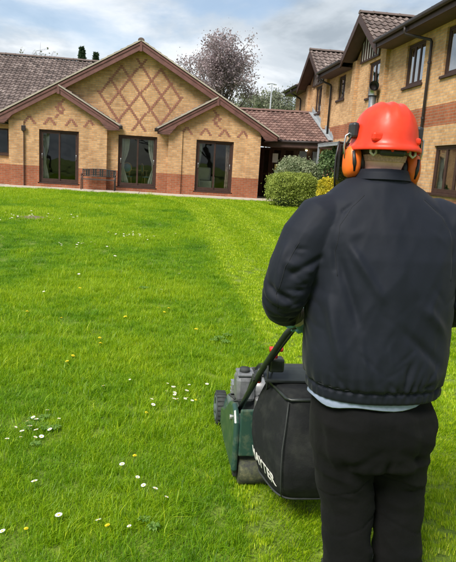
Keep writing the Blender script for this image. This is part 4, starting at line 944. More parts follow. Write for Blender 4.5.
for lg in (tl, tr_):
    x, y, z = lg[-1]; g = MB(); g.tube([(x, y, .12), (x, y, .06)], [.06, .062], 16); g.tube([(x, y-.055, .052), (x, y+.05, .056), (x, y+.15, .052), (x, y+.20, .042)], [.046, .054, .052, .036], 16)
    me = remesh(g, .006, 3); o = place(me, 'boot', 'boot_leather', P, co_of(me))
    MB().prism([(x+a, y+b_) for a, b_ in ((-.042, -.10), (.042, -.10), (.05, .05), (.052, .15), (.03, .235), (-.03, .235), (-.052, .15), (-.05, .05))], 'z', .0, .02).build('sole', 'black_plastic', o, bevel=.005)
# hard hat with ear defenders and mesh visor
def dome(k, z0=-.012, ribs=True):
    rings = []; nn = 64
    for i in range(15):
        t = i/14; a = t*math.pi/2; ring = []
        for j in range(nn):
            th = 2*math.pi*j/nn; ca, sa = math.cos(th), math.sin(th)
            rr = math.cos(a)**.66 if i < 14 else 0.02
            x = .1075*k*rr*ca; y = .134*k*rr*sa; z = .138*k*math.sin(a)**.95
            if ribs and i > 2:
                for c_ in (-.034, 0, .034):
                    wdt = .010; z += .0060*math.exp(-((x-c_)/wdt)**2)*min(1, (i-2)/4)*(1 if abs(y) < .11 else max(0, 1-(abs(y)-.11)/.02))
            ring.append((HX+x, HY-.008+y, 1.701+z-.10*y*.28))
        rings.append(ring)
    return rings
r_ = dome(1.0)
rim = []
for (k_, dz) in ((1.10, -.020), (1.115, -.017), (1.11, -.008), (1.055, -.002), (1.02, .006)):
    rim.append([(HX+.1075*k_*math.cos(t), HY-.008+.134*k_*math.sin(t)+(.030*math.sin(t)**3 if math.sin(t) > 0 else 0), 1.701+dz-.028*.134*k_*math.sin(t)) for t in [2*math.pi*j/64 for j in range(64)]])
inn = [[(HX+(p[0]-HX)*.965, HY+(p[1]-HY)*.965, p[2]-.004) for p in ring] for ring in [r_[12], r_[8], r_[4], r_[0]]]
hat = MB().rings(inn+[rim[0]]+rim[1:]+r_[1:], True).build('hard_hat', 'helmet_plastic', P, smooth=True)
for sx in (-1, 1):
    MB().box(HX+sx*.062-.020, HX+sx*.062+.020, HY-.124, HY-.100, 1.712, 1.740).build('slot', 'helmet_plastic', hat, bevel=.007) if sx < 0 else MB().box(HX+.058, HX+.086, HY-.113, HY-.085, 1.708, 1.730).build('slot', 'helmet_plastic', hat, bevel=.007)
# headband, white buckles, red pins
hb = []
for z, k_ in ((1.668, .98), (1.671, 1.03), (1.700, 1.06), (1.705, 1.0)):
    hb.append([(HX+.083*k_*math.cos(t), HY+.104*k_*math.sin(t), z-.02*math.sin(t)*.3) for t in [2*math.pi*j/40 for j in range(40)]])
MB().rings(hb, False).build('headband', 'black_plastic', hat, smooth=True)
MB().box(HX-.05, HX+.035, HY-.122, HY-.100, 1.668, 1.692).build('ratchet', 'black_plastic', hat, bevel=.008)
for x in (-.064, .070): MB().tube([(HX+x-.009, HY-.088, 1.700), (HX+x-.009, HY-.090, 1.676), (HX+x, HY-.092, 1.668), (HX+x+.009, HY-.090, 1.676), (HX+x+.009, HY-.088, 1.692)], .0045, 8).build('buckle', 'white_plastic', hat, smooth=True)
for x in (-.018, .034): MB().ell((HX+x, HY-.136, 1.688), (.006, .005, .008), 10, 8).build('pin', 'helmet_plastic', hat, smooth=True)
for s in (-1, 1):
    cxp = .655 if s < 0 else .860; czp = 1.645 if s < 0 else 1.630; cyp = HY-.005
    rings = []
    for t, k_ in ((0, .80), (.004, .92), (.012, 1.0), (.028, 1.0), (.038, .93), (.044, .72), (.047, .35)):
        x = cxp+s*(t-.018); rings.append([(x, cyp+.044*k_*math.copysign(abs(math.cos(a))**.8, math.cos(a)), czp+.054*k_*math.copysign(abs(math.sin(a))**.8, math.sin(a))) for a in [2*math.pi*j/28 for j in range(28)]])
    cup = MB().rings(rings).build('ear_cup', 'cup_orange', hat, smooth=True)
    xi = cxp-s*.018
    MB().rings([[(xi-s*t, cyp+.030*k_*math.cos(a), czp+.038*k_*math.sin(a)) for a in [2*math.pi*j/24 for j in range(24)]] for t, k_ in ((-.001, .9), (.004, 1), (.012, 1), (.018, .85))]).build('ear_cushion', 'black_plastic', hat, smooth=True)
    xo = cxp+s*.022
    MB().tube([(HX+s*.112, HY-.01, 1.745), (xo+s*.012, HY-.012, 1.728), (xo+s*.014, HY-.010, 1.69), (xo+s*.006, HY-.006, czp+.01)], .0035, 8).build('wire_arm', 'galvanised', hat, smooth=True)
    MB().tube([(cxp+s*.012, cyp-.038, czp+.035), (cxp+s*.008, cyp-.044, czp), (cxp+s*.004, cyp-.036, czp-.03)], [.005, .007, .005], 8).build('cup_yoke', 'black_plastic', hat, smooth=True)
    g = MB().box(min(HX+s*.100, HX+s*.124), max(HX+s*.100, HX+s*.124), HY-.040, HY+.012, 1.722, 1.772); g.build('pivot', 'black_plastic', hat, bevel=.008)
    MB().tube([(HX+s*.118, HY-.03, 1.735), (HX+s*.130, HY-.01, 1.70), (HX+s*.128, HY+.03, 1.67)], .004, 8).build('visor_arm', 'black_plastic', hat, smooth=True)
rings = []
for z, rr in ((1.556, .135), (1.60, .140), (1.66, .140), (1.712, .134)):
    rings.append([(HX+rr*math.cos(t), HY+.045+rr*math.sin(t)*.95, z) for t in [R(14)+R(152)*j/40 for j in range(41)]])
m = MB()
for ring in rings: m.v += ring
for i in range(3):
    for j in range(40): m.f.append((i*41+j, i*41+j+1, (i+1)*41+j+1, (i+1)*41+j))
vis = m.build('visor', 'visor_mesh', hat, smooth=True); sm = vis.modifiers.new('s', 'SOLIDIFY'); sm.thickness = .0015
for ring in (rings[0], rings[-1]): MB().tube(ring, .0035, 6).build('visor_rim', 'black_plastic', hat, smooth=True)
for e in (0, 40): MB().tube([r__[e] for r__ in rings], .0035, 6).build('visor_rim', 'black_plastic', hat, smooth=True)

# ------------------------------------------------------------------ mower
n = NT('mower_green'); n.set(Roughness=0.38); n.b.inputs['Coat Weight'].default_value = .25
n.base(n.mix(n.ramp(n.noise(22, 6, .65), [(0.50, (0, 0, 0)), (0.70, (1, 1, 1))]), (0.022, 0.062, 0.048), (0.085, 0.115, 0.075)))
plain('rubber', (0.030, 0.034, 0.032), 0.75, 0.3, 30, 0.001, 120)
plain('wheel_grey', (0.09, 0.115, 0.105), 0.55, 0.2, 20)
plain('engine_black', (0.028, 0.029, 0.031), 0.42, 0.3, 25)
plain('engine_grey', (0.20, 0.205, 0.21), 0.38, 0.35, 25, metal=.35)
n = NT('roller_dirty'); n.set(Roughness=.8); n.base(n.ramp(n.noise(26, 6, .7), [(.38, (.016, .017, .016)), (.56, (.05, .055, .025)), (.72, (.13, .12, .06))]))
plain('alloy', (0.5, 0.5, 0.5), 0.35, 0.3, 40, metal=.8)
n = NT('bag_fabric'); n.set(Roughness=0.8); n.b.inputs['Specular IOR Level'].default_value = .25
n.base(n.mix(n.ramp(n.noise(9, 6, .6), [(0.48, (0, 0, 0)), (0.80, (1, 1, 1))]), (0.011, 0.012, 0.0125), (0.035, 0.037, 0.032))); n.bump(n.math('ADD', n.noise(500, 2), n.math('MULTIPLY', n.noise(18, 4), 3)), .0018)
plain('handle_black', (0.020, 0.024, 0.022), 0.35, 0.2, 30)
plain('lever_red', (0.75, 0.03, 0.025), 0.4, 0.1, 10)
plain('text_white', (0.72, 0.70, 0.64), 0.7, 0.15, 60)
MX = .69
mw = empty('lawn_mower', (MX, 3.0, 0), 'dark green petrol lawn mower with black fabric grass bag in front of the worker', 'lawn mower')
# deck: lofted hull, open underneath edge at z .05
def deckring(z, k, y0, y1, w_): 
    out = []
    for i in range(40):
        t = 2*math.pi*i/40; a, b_ = math.cos(t), math.sin(t); x = math.copysign(abs(a)**(2/5), a)*w_*k; y = math.copysign(abs(b_)**(2/4), b_)
        out.append((MX+x, (y0+y1)/2+(y1-y0)/2*y, z))
    return out
dk = MB().rings([deckring(.05, 1.0, 2.74, 3.50, .245), deckring(.06, 1.03, 2.73, 3.51, .245), deckring(.15, 1.0, 2.75, 3.49, .245), deckring(.20, .97, 2.77, 3.47, .245), deckring(.235, .86, 2.82, 3.42, .245), deckring(.25, .62, 2.90, 3.34, .245)]).build('deck', 'mower_green', mw, smooth=True)
# left and right side plates that carry the handle, curved top
for s in (-1, 1):
    xo = MX+s*.262; prof = [(2.70, .085), (2.70, .24), (2.715, .345), (2.76, .395), (2.83, .405), (2.93, .375), (3.02, .31), (3.12, .25), (3.20, .225), (3.26, .20), (3.26, .10), (3.05, .075)]
    sp_ = MB().prism(prof, 'x', min(xo, xo-s*.030), max(xo, xo-s*.030)).build('side_plate', 'mower_green', mw, bevel=.012)
    sp_.data.polygons.foreach_set('use_smooth', [False]*len(sp_.data.polygons))
    MB().tube([(xo+s*.002, 2.80, .34), (xo+s*.012, 2.80, .34)], .014, 10).build('bolt', 'alloy', mw)
    # front wheels
    xw = MX+s*.240; yw, zw = 3.45, .108
    ty = MB(); rings = []
    for dx, rr in ((-.030, .086), (-.033, .098), (-.026, .106), (0, .108), (.026, .106), (.033, .098), (.030, .086)):
        rings.append([(xw+dx, yw+rr*math.cos(t), zw+rr*math.sin(t)) for t in [2*math.pi*j/36 for j in range(36)]])
    wh = ty.rings(rings).build('wheel', 'rubber', mw, smooth=True)
    for sd_ in (-1, 1): MB().rings([[(xw+sd_*dx, yw+rr*math.cos(t), zw+rr*math.sin(t)) for t in [2*math.pi*j/28 for j in range(28)]] for dx, rr in ((.0305, .082), (.034, .080), (.028, .060), (.028, .030), (.040, .026), (.041, .012))]).build('rim', 'wheel_grey', wh, smooth=True)
    for j in range(24): 
        t = 2*math.pi*j/24; MB().box(xw-.028, xw+.028, yw+.1065*math.cos(t)-.004, yw+.1065*math.cos(t)+.004, zw+.1065*math.sin(t)-.004, zw+.1065*math.sin(t)+.004).build('tread_block', 'rubber', wh) if s < 0 else None
    MB().tube([(xw-s*.03, yw, zw), (xw-s*.10, yw-.02, zw+.05)], .014, 8).build('axle', 'alloy', mw)
MB().box(MX-.232, MX+.232, 2.70, 2.722, .17, .42).build('rear_plate', 'mower_green', mw, bevel=.008)
MB().box(MX-.225, MX-.10, 3.10, 3.32, .225, .262).build('deck_cover', 'wheel_grey', mw, bevel=.015)
# rear roller, two halves
for a, b_ in ((MX-.225, MX-.005), (MX+.005, MX+.225)): MB().tube([(a, 2.745, .072), (a+.006, 2.745, .072), (b_-.006, 2.745, .072), (b_, 2.745, .072)], [.060, .070, .070, .060], 24).build('roller', 'roller_dirty', mw, smooth=True)
for s in (-1, 1): MB().box(MX+s*.240-.012, MX+s*.240+.012, 2.715, 2.80, .05, .17).build('roller_bracket', 'engine_black', mw, bevel=.006)
# engine
e = empty('tmp', (0, 0, 0)); bpy.data.objects.remove(e)
ec = (MX-.045, 3.16)
eng = MB().tube([(ec[0], ec[1], .25), (ec[0], ec[1], .30), (ec[0], ec[1], .36)], [.13, .135, .125], 20).build('engine', 'engine_black', mw, smooth=True)
MB().tube([(ec[0], ec[1], .361), (ec[0], ec[1], .40), (ec[0], ec[1], .438), (ec[0], ec[1], .452)], [.148, .152, .140, .10], 28).build('cowl', 'engine_grey', eng, smooth=True)
MB().tube([(ec[0], ec[1], .452), (ec[0], ec[1], .466)], [.075, .07], 24).build('starter_cover', 'engine_black', eng, smooth=True)
for j in range(10):
    t = 2*math.pi*j/10; MB().box(ec[0]+.05*math.cos(t)-.006, ec[0]+.05*math.cos(t)+.006, ec[1]+.05*math.sin(t)-.006, ec[1]+.05*math.sin(t)+.006, .4665, .470).build('vent_slot', 'rubber', eng)
MB().box(ec[0]-.17, ec[0]-.06, ec[1]-.15, ec[1]-.02, .33, .475).build('fuel_tank', 'engine_grey', eng, bevel=.022)
MB().box(ec[0]-.165, ec[0]-.068, ec[1]-.145, ec[1]-.03, .4755, .492).build('tank_top', 'engine_grey', eng, bevel=.007)
MB().tube([(ec[0]-.12, ec[1]-.09, .490), (ec[0]-.12, ec[1]-.09, .512)], [.030, .028], 16).build('fuel_cap', 'rubber', eng, smooth=True)
MB().box(ec[0]+.02, ec[0]+.16, ec[1]-.16, ec[1]-.05, .34, .46).build('air_filter', 'alloy', eng, bevel=.02)
MB().box(ec[0]-.06, ec[0]+.03, ec[1]-.17, ec[1]-.11, .27, .36).build('carburettor', 'alloy', eng, bevel=.01)
for k_ in range(5): MB().box(ec[0]-.165, ec[0]-.06, ec[1]+.02, ec[1]+.12, .27+k_*.022, .278+k_*.022).build('cooling_fin', 'alloy', eng)
MB().tube([(ec[0]-.14, ec[1]+.02, .31), (ec[0]-.19, ec[1]-.03, .33), (ec[0]-.17, ec[1]-.12, .34)], .006, 6).build('fuel_line', 'rubber', eng, smooth=True)
# handle: lower legs, bend, cross bar
hl = [(MX-.218, 2.86, .345), (MX-.205, 2.72, .49), (MX-.178, 2.52, .70), (MX-.150, 2.36, .865), (MX-.136, 2.285, .940), (MX-.120, 2.255, .978), (MX-.085, BAR_Y, BAR_Z)]
hr = [(2*MX-p[0]+.10, p[1], p[2]) for p in hl][::-1]; hr = [(min(p[0], MX+.24), p[1], p[2]) for p in hr]
MB().tube(hl+hr, BAR_R-.0005, 12).build('handle', 'handle_black', mw, smooth=True)
ol = [(MX-.150, 2.47, .765), (MX-.118, 2.38, .875), (MX-.085, 2.315, .97), (MX-.055, 2.285, 1.02), (MX-.01, 2.275, 1.04)]
MB().tube(ol+[(2*MX-p[0]+.09, p[1], p[2]) for p in ol][::-1], .008, 8).build('control_bar', 'handle_black', mw, smooth=True)
for dx, pts in ((0, [(MX-.165, 2.46, .74), (MX-.14, 2.56, .60), (MX-.12, 2.72, .47), (MX-.10, 2.95, .40)]), (1, [(MX-.150, 2.48, .75), (MX-.10, 2.62, .62), (MX-.03, 2.8, .50), (MX+.0, 3.0, .42)])): MB().tube(pts, .0045, 6).build('cable', 'rubber', mw, smooth=True)
MB().box(MX-.155, MX-.085, 2.475, 2.535, .70, .765).build('control_box', 'handle_black', mw, bevel=.01)
MB().tube([(MX-.125, 2.50, .765), (MX-.125, 2.50, .80)], .010, 10).tube([(MX-.155, 2.50, .805), (MX-.095, 2.50, .805)], .012, 10).build('lever', 'lever_red', mw, smooth=True)
MB().ell((MX-.175, 2.60, .615), (.014, .012, .012), 10, 8).build('clip', 'lever_red', mw, smooth=True)
MB().tube([(MX-.205, 2.60, .63), (MX-.165, 2.60, .63)], .02, 10).build('clamp_knob', 'rubber', mw)
# grass bag
def bagring(z, x0, x1, y0, y1, e_=5.0):
    out = []
    for i in range(44):
        t = 2*math.pi*i/44; a, b_ = math.cos(t), math.sin(t)
        sy_ = math.copysign(abs(b_)**(2/e_), b_); kx = .66+.34*((sy_+1)/2)**.8
        out.append(((x0+x1)/2+kx*(x1-x0)/2*math.copysign(abs(a)**(2/e_), a), (y0+y1)/2+(y1-y0)/2*sy_, z+.035*(1-(sy_+1)/2)*(z < .3)))
    return out
bg_ = MB().rings([bagring(.115, .575, .87, 2.36, 2.66), bagring(.125, .545, .90, 2.33, 2.69), bagring(.20, .520, .925, 2.285, 2.71, 6), bagring(.32, .498, .94, 2.265, 2.72, 6), bagring(.42, .498, .94, 2.275, 2.72, 6), bagring(.52, .520, .92, 2.30, 2.70, 6), bagring(.60, .545, .90, 2.34, 2.66, 6), bagring(.632, .565, .88, 2.36, 2.64, 5), bagring(.640, .60, .85, 2.40, 2.60, 4)])
me = bg_.mesh('grass_bag'); bm = bmesh.new(); bm.from_mesh(me); bmesh.ops.subdivide_edges(bm, edges=[e_ for e_ in bm.edges], cuts=2, use_grid_fill=True); bm.to_mesh(me); bm.free()
co = co_of(me); nr = no_of(me)
bl = [((.50, 2.5, .55), (.51, 2.3, .25), .03, -.008), ((.58, 2.27, .52), (.66, 2.27, .22), .03, -.008), ((.75, 2.26, .55), (.70, 2.26, .25), .035, .008), ((.50, 2.6, .28), (.52, 2.36, .42), .025, .006), ((.62, 2.28, .58), (.88, 2.28, .56), .02, -.007)]
d = creases(co, nr, bl, None)+.004*vnoise(co, 9, 9, 9, 4)
bag = place(me, 'grass_bag', 'bag_fabric', mw, co+nr*d[:, None])
# piping along the rear left corner seam and the base
MB().tube([(.606, 2.352, .612), (.592, 2.312, .53), (.578, 2.284, .42), (.578, 2.276, .33), (.590, 2.30, .22), (.606, 2.345, .165)], .003, 8).build('piping', 'rubber', bag, smooth=True)
bpr = bagring(.128, .542, .903, 2.327, 2.693)
MB().tube(bpr+[bpr[0]], .005, 6).build('base_piping', 'rubber', bag, smooth=True)
MB().tube([(.553, 2.64, .618), (.598, 2.37, .622), (.615, 2.348, .624), (.83, 2.348, .624), (.848, 2.37, .622), (.893, 2.64, .618)], .007, 8).build('bag_frame', 'handle_black', bag, smooth=True)
# flap over the chute
fl_ = MB(); pr = []
for i in range(12):
    t = i/11; y = 2.50+.28*t; z = .655+.035*math.sin(math.pi*t*.9)-.10*max(0, t-.5); pr.append((y, z))
fl_.prism(pr+[(y, z-.012) for y, z in pr[::-1]], 'x', MX-.165, MX+.19).build('flap', 'handle_black', mw, smooth=False, bevel=.003)
MB().tube([(MX-.165, 2.62, .668), (MX-.19, 2.66, .60), (MX-.20, 2.72, .50)], .012, 8).build('flap_edge', 'handle_black', mw, smooth=True)
# lettering along the lower left side of the bag
fc = bpy.data.curves.new('lettering', 'FONT'); fc.body = 'HAYTER'; fc.size = .092; fc.extrude = .0012; fc.space_character = 1.02; fc.offset = .0012
fo = bpy.data.objects.new('tmp', fc); col.objects.link(fo); dg = bpy.context.evaluated_depsgraph_get(); tm = bpy.data.meshes.new_from_object(fo.evaluated_get(dg)); bpy.data.objects.remove(fo)
bv = BVHTree.FromPolygons([tuple(v.co+org(mw)) for v in bag.data.vertices], [tuple(p.vertices) for p in bag.data.polygons])
tw_ = max(v.co.x for v in tm.vertices); nv_ = []
for v in tm.vertices:
    u, h_ = v.co.x/tw_, v.co.y
    y = 2.665-.325*u; z = .205+h_*.80+.012*u
    hit = bv.ray_cast(Vector((.30, y, z)), Vector((1, 0, 0)))
    x = hit[0].x if hit[0] else .55
    nv_.append(Vector((x-.004-(.002 if v.co.z > 0 else 0), y, z))-org(mw))
for v, q in zip(tm.vertices, nv_): v.co = q
tm.name = 'lettering'; tm.materials.clear(); link('lettering', tm, 'text_white', bag)

# ------------------------------------------------------------------ grass, daisies, dandelions
n = NT('grass_blade')
a1 = n.add('ShaderNodeAttribute', attribute_name='tone', attribute_type='INSTANCER'); a2 = n.add('ShaderNodeAttribute', attribute_name='blade'); a3 = n.add('ShaderNodeAttribute', attribute_name='tip')
base = n.ramp(a1.outputs['Fac'], [(0, (0.075, 0.215, 0.004)), (0.28, (0.175, 0.345, 0.005)), (0.50, (0.290, 0.445, 0.008)), (0.75, (0.335, 0.485, 0.018)), (1, (0.38, 0.52, 0.05))])
var = n.ramp(a2.outputs['Fac'], [(0, (0.62, 0.70, 0.6)), (0.78, (1.15, 1.12, 1.0)), (0.88, (1.45, 1.2, 1.1)), (1, (2.2, 1.6, 4.0))])
c = n.mix(1, base, var, 'MULTIPLY'); n.base(c); n.set(Roughness=.42); n.b.inputs['Specular IOR Level'].default_value = .32
tl2 = n.add('ShaderNodeBsdfTranslucent'); n.l(n.mix(1, c, (1.25, 1.25, .55), 'MULTIPLY'), tl2.inputs[0])
m_ = n.add('ShaderNodeMixShader'); m_.inputs[0].default_value = .42; n.l(n.b.outputs[0], m_.inputs[1]); n.l(tl2.outputs[0], m_.inputs[2]); n.l(m_.outputs[0], n.out.inputs[0])
tuft_col = bpy.data.collections.new('grass_tufts')
def tuft(k, nb, rad, hmin, hmax, wdt, lean, droop):
    rnd = random.Random(100+k); vs_, fs_, tn, tp = [], [], [], []
    for i in range(nb):
        r = rad*math.sqrt(rnd.random()); t = rnd.uniform(0, 6.283); x, y = r*math.cos(t), r*math.sin(t); h = rnd.uniform(hmin, hmax)
        a = rnd.uniform(0, 6.283); dx, dy = math.cos(a), math.sin(a); ln = abs(rnd.gauss(0, lean))*h; w2 = wdt*rnd.uniform(.6, 1.25)/2; px, py = -dy*w2, dx*w2
        mid = (x+dx*ln*.35, y+dy*ln*.35, h*.55); tip = (x+dx*ln*(1+droop), y+dy*ln*(1+droop), h*(1-droop*.35*min(1, ln/h)))
        q = len(vs_); vs_ += [(x-px, y-py, -.005), (x+px, y+py, -.005), (mid[0]+px*.85, mid[1]+py*.85, mid[2]), (mid[0]-px*.85, mid[1]-py*.85, mid[2]), tip]
        fs_ += [(q, q+1, q+2, q+3), (q+3, q+2, q+4)]; b_ = rnd.random(); tn += [b_, b_]
    me = bpy.data.meshes.new('grass_tuft'); me.from_pydata(vs_, [], fs_); at = me.attributes.new('blade', 'FLOAT', 'FACE'); at.data.foreach_set('value', tn)
    me.polygons.foreach_set('use_smooth', [True]*len(fs_)); me.materials.append(MATS['grass_blade'])
    o = bpy.data.objects.new('grass_tuft_%02d' % k, me); tuft_col.objects.link(o)
NT_LONG, NT_SHORT = 6, 4
for k in range(NT_LONG): tuft(k, 62, .060, .020, .050+.004*k, .0029, .55, .5)
for k in range(NT_SHORT): tuft(NT_LONG+k, 80, .060, .014, .027, .0029, .40, .25)
tuft(10, 16, .035, .08, .14, .0034, .5, .6)          # taller stray clump
tuft(11, 5, .05, .10, .18, .0022, .55, .5)           # seed stalks
def mown(x, y):
    u = x+.03*np.maximum(0, y-17)**2
    return u
pts = []; 
def scatter(x0, x1, y0, y1, dens, wedge=True):
    N = int((x1-x0)*(y1-y0)*dens); x = RNG.uniform(x0, x1, N); y = RNG.uniform(y0, y1, N)
    inw = np.abs(x-.13*y) < .47*y+.7
    k_ = inw if wedge else ~inw
    return x[k_], y[k_]
X, Y, S = [], [], []
for (y0, y1, dn, sc) in ((1.6, 3.2, 620, .85), (3.2, 5, 480, 1.0), (5, 8, 300, 1.15), (8, 13, 170, 1.45), (13, 18, 105, 1.8), (18, 23.15, 75, 2.1)):
    x, y = scatter(-13, 6.95, y0, y1, dn); X.append(x); Y.append(y); S.append(np.full(len(x), sc))
x, y = scatter(-15.5, 6.95, -3, 23.15, 34, False); X.append(x); Y.append(y); S.append(np.full(len(x), 2.2))
X = np.concatenate(X); Y = np.concatenate(Y); S = np.concatenate(S); N = len(X)
u = mown(X, Y); dist = np.hypot(X, Y)
nz = np.array([noise.fractal(Vector((a*.55, b_*.55, 1.3)), 1, 2, 4) for a, b_ in zip(X, Y)]); nz2 = np.array([noise.noise(Vector((a*2.6, b_*2.6, 7.7))) for a, b_ in zip(X, Y)])
edge = 1.0+.06*nz2; cut = (u > edge) & (Y > 2.6); cut |= (X > .44) & (X < .98) & (Y < 2.9) | ((X > .98) & (Y <= 2.6))
stripe = np.where(cut, np.sign(np.sin((u-1.05)*math.pi/.52)), 0)
vi = np.where(cut, NT_LONG+RNG.integers(0, NT_SHORT, N), RNG.integers(0, NT_LONG, N))
rare = RNG.random(N); vi = np.where((~cut) & (rare < .022), 10, vi); vi = np.where((~cut) & (rare > .990), 11, vi)
hgt = np.where(cut, 1.0, 1.0+.55*nz+.25*nz2); hgt = np.clip(hgt, .55, 1.7)
# compress height growth of far, widened tufts
zsc = hgt*np.where(S > 1, S**.35, S)
tone = np.where(cut, .56+.09*stripe, .43)+np.where(cut, .12, .36)*nz+np.where(cut, .06, .17)*nz2+RNG.normal(0, .07, N)  # stripe term paints the light and dark of the blade lean into tone
rot = np.stack([RNG.normal(0, .12, N)+np.where(stripe != 0, -stripe*.34, 0), RNG.normal(0, .12, N), RNG.uniform(0, 6.283, N)], 1)
# tilt must act after the spin: give mown tufts little spin so the lean keeps its direction
rot[:, 2] = np.where(cut, RNG.normal(0, .35, N), rot[:, 2])
gm = bpy.data.meshes.new('grass'); gm.from_pydata(np.stack([X, Y, gzv(Y)], 1).tolist(), [], [])
for nm, tp_, arr in (('rot', 'FLOAT_VECTOR', rot), ('scl', 'FLOAT_VECTOR', np.stack([S, S, zsc], 1)), ('tone', 'FLOAT', np.clip(tone, 0, 1)), ('vi', 'INT', vi)):
    at = gm.attributes.new(nm, tp_, 'POINT'); at.data.foreach_set('vector' if tp_ == 'FLOAT_VECTOR' else 'value', (arr.astype(np.int32) if tp_ == 'INT' else arr.astype(np.float32)).ravel())
grass = bpy.data.objects.new('grass', gm); col.objects.link(grass); tag(grass, 'bright green lawn grass, long on the left and mown in stripes right', 'grass', kind='stuff')
gn = bpy.data.node_groups.new('grass_nodes', 'GeometryNodeTree')
gn.interface.new_socket('Geometry', in_out='INPUT', socket_type='NodeSocketGeometry'); gn.interface.new_socket('Geometry', in_out='OUTPUT', socket_type='NodeSocketGeometry')
A = gn.nodes.new; gi = A('NodeGroupInput'); go = A('NodeGroupOutput'); mp = A('GeometryNodeMeshToPoints'); io = A('GeometryNodeInstanceOnPoints'); ci = A('GeometryNodeCollectionInfo')
ci.inputs['Collection'].default_value = tuft_col; ci.inputs['Separate Children'].default_value = True; ci.inputs['Reset Children'].default_value = True
def named(nm, tp_):
    q = A('GeometryNodeInputNamedAttribute'); q.data_type = tp_; q.inputs['Name'].default_value = nm; return [o_ for o_ in q.outputs if o_.enabled and o_.name == 'Attribute'][0]
gl = gn.links.new; gl(gi.outputs[0], mp.inputs['Mesh']); gl(mp.outputs[0], io.inputs['Points']); gl(ci.outputs[0], io.inputs['Instance']); io.inputs['Pick Instance'].default_value = True
gl(named('vi', 'INT'), io.inputs['Instance Index']); er = A('FunctionNodeEulerToRotation'); gl(named('rot', 'FLOAT_VECTOR'), er.inputs[0]); gl(er.outputs[0], io.inputs['Rotation']); gl(named('scl', 'FLOAT_VECTOR'), io.inputs['Scale']); gl(io.outputs[0], go.inputs[0])
md = grass.modifiers.new('instances', 'NODES'); md.node_group = gn

n = NT('daisy'); at = n.add('ShaderNodeAttribute', attribute_name='tone'); n.base(n.ramp(at.outputs['Fac'], [(0, (.10, .20, .03)), (.34, (.12, .22, .03)), (.36, (.75, .52, .03)), (.64, (.75, .52, .03)), (.66, (.82, .80, .78)), (1, (.82, .80, .78))])); n.n[-1].color_ramp.interpolation = 'CONSTANT' if hasattr(n.n[-1], 'color_ramp') else None
n.set(Roughness=.7)
n = NT('dandelion'); at = n.add('ShaderNodeAttribute', attribute_name='tone'); n.base(n.ramp(at.outputs['Fac'], [(0, (.10, .20, .03)), (.45, (.12, .22, .03)), (.5, (.85, .62, .01)), (1, (.88, .70, .02))])); n.set(Roughness=.7)
def flower_mesh(name, rad, npet, stem, disc, yellow):
    m = MB(); tn = []
    k0 = len(m.f); m.tube([(0, 0, -.005), (.003, .002, stem*.6), (0, 0, stem)], .0011, 5); tn += [0.1]*(len(m.f)-k0)
    for lay in range(3 if yellow else 1):
        for j in range(npet):
            t = 2*math.pi*(j+lay*.4)/npet; r1 = rad*(1-.27*lay); c_, s_ = math.cos(t), math.sin(t); w_ = rad*.17 if not yellow else rad*.15; zz = stem+.002*lay
            q = len(m.v); m.v += [(disc*.5*c_, disc*.5*s_, zz), (r1*.75*c_-w_*s_, r1*.75*s_+w_*c_, zz+.002), (r1*c_, r1*s_, zz+.0022), (r1*.75*c_+w_*s_, r1*.75*s_-w_*c_, zz+.002)]; m.f.append((q, q+1, q+2, q+3)); tn.append(.9)
    k0 = len(m.f); m.ell((0, 0, stem+.0015+(.004 if yellow else 0)), (disc, disc, disc*.5), 8, 4); tn += [.5 if not yellow else .95]*(len(m.f)-k0)
    m.tone = tn; me = m.mesh(name); me.materials.append(MATS['daisy' if not yellow else 'dandelion']); return me
dm = flower_mesh('daisy', .0125, 13, .050, .0040, False); yl = flower_mesh('dandelion', .0150, 15, .042, .006, True)
def put(me, name, x, y, label, group, sc=1.0):
    o = bpy.data.objects.new(name, me); col.objects.link(o); o.location = (x, y, gz(y)); s_ = sc*random.uniform(.7, 1.25); o.scale = (s_, s_, sc**.4*random.uniform(.85, 1.2)); o.rotation_euler = (random.uniform(-.35, .35), random.uniform(-.35, .35), random.uniform(0, 6.28))
    tag(o, label, name, group)
def patch(n_, x, y, rx, ry, label, sc=1.0):
    for i in range(n_): put(dm, 'daisy', random.gauss(x, rx), random.gauss(y, ry), label, label, sc)
patch(17, .19, 3.85, .11, .13, 'white daisy in the cluster just left of the mower')
patch(17, -.70, 3.30, .12, .10, 'white daisy in the cluster low at the left edge of the lawn')
patch(26, -.35, 11.6, .34, .20, 'tiny white daisy in the drift below the middle of the lawn', 1.5)
patch(14, -1.1, 10.0, .30, .22, 'tiny white daisy in the drift left of the lawn centre', 1.5)
patch(40, -2.7, 13.8, .75, .35, 'tiny white daisy around the bare patch at far left', 1.8)
patch(16, -2.8, 10.2, .45, .2, 'tiny white daisy in the patch below the bare spot', 1.6)
for x, y in ((-.19, 2.36), (0, 2.66), (-.05, 2.72), (.03, 2.60), (.08, 2.52), (-.37, 2.40), (-.52, 2.66), (-.12, 2.86), (-.30, 3.9), (-.58, 2.30), (-.05, 2.30)): put(dm, 'daisy', x, y, 'single white daisy in the near grass', 'single near daisies', 1.15)
for x, y in ((-.95, 7.6), (.35, 7.9), (.55, 8.4), (.1, 6.9), (-1.2, 6.6), (-.6, 9.0), (.2, 9.6), (-2.2, 8.2), (.75, 12.5), (-3.2, 16.5), (-1.6, 17.2), (-4.4, 15.2)): put(dm, 'daisy', x, y, 'lone small white daisy further up the lawn', 'lone far daisies', 1.5)
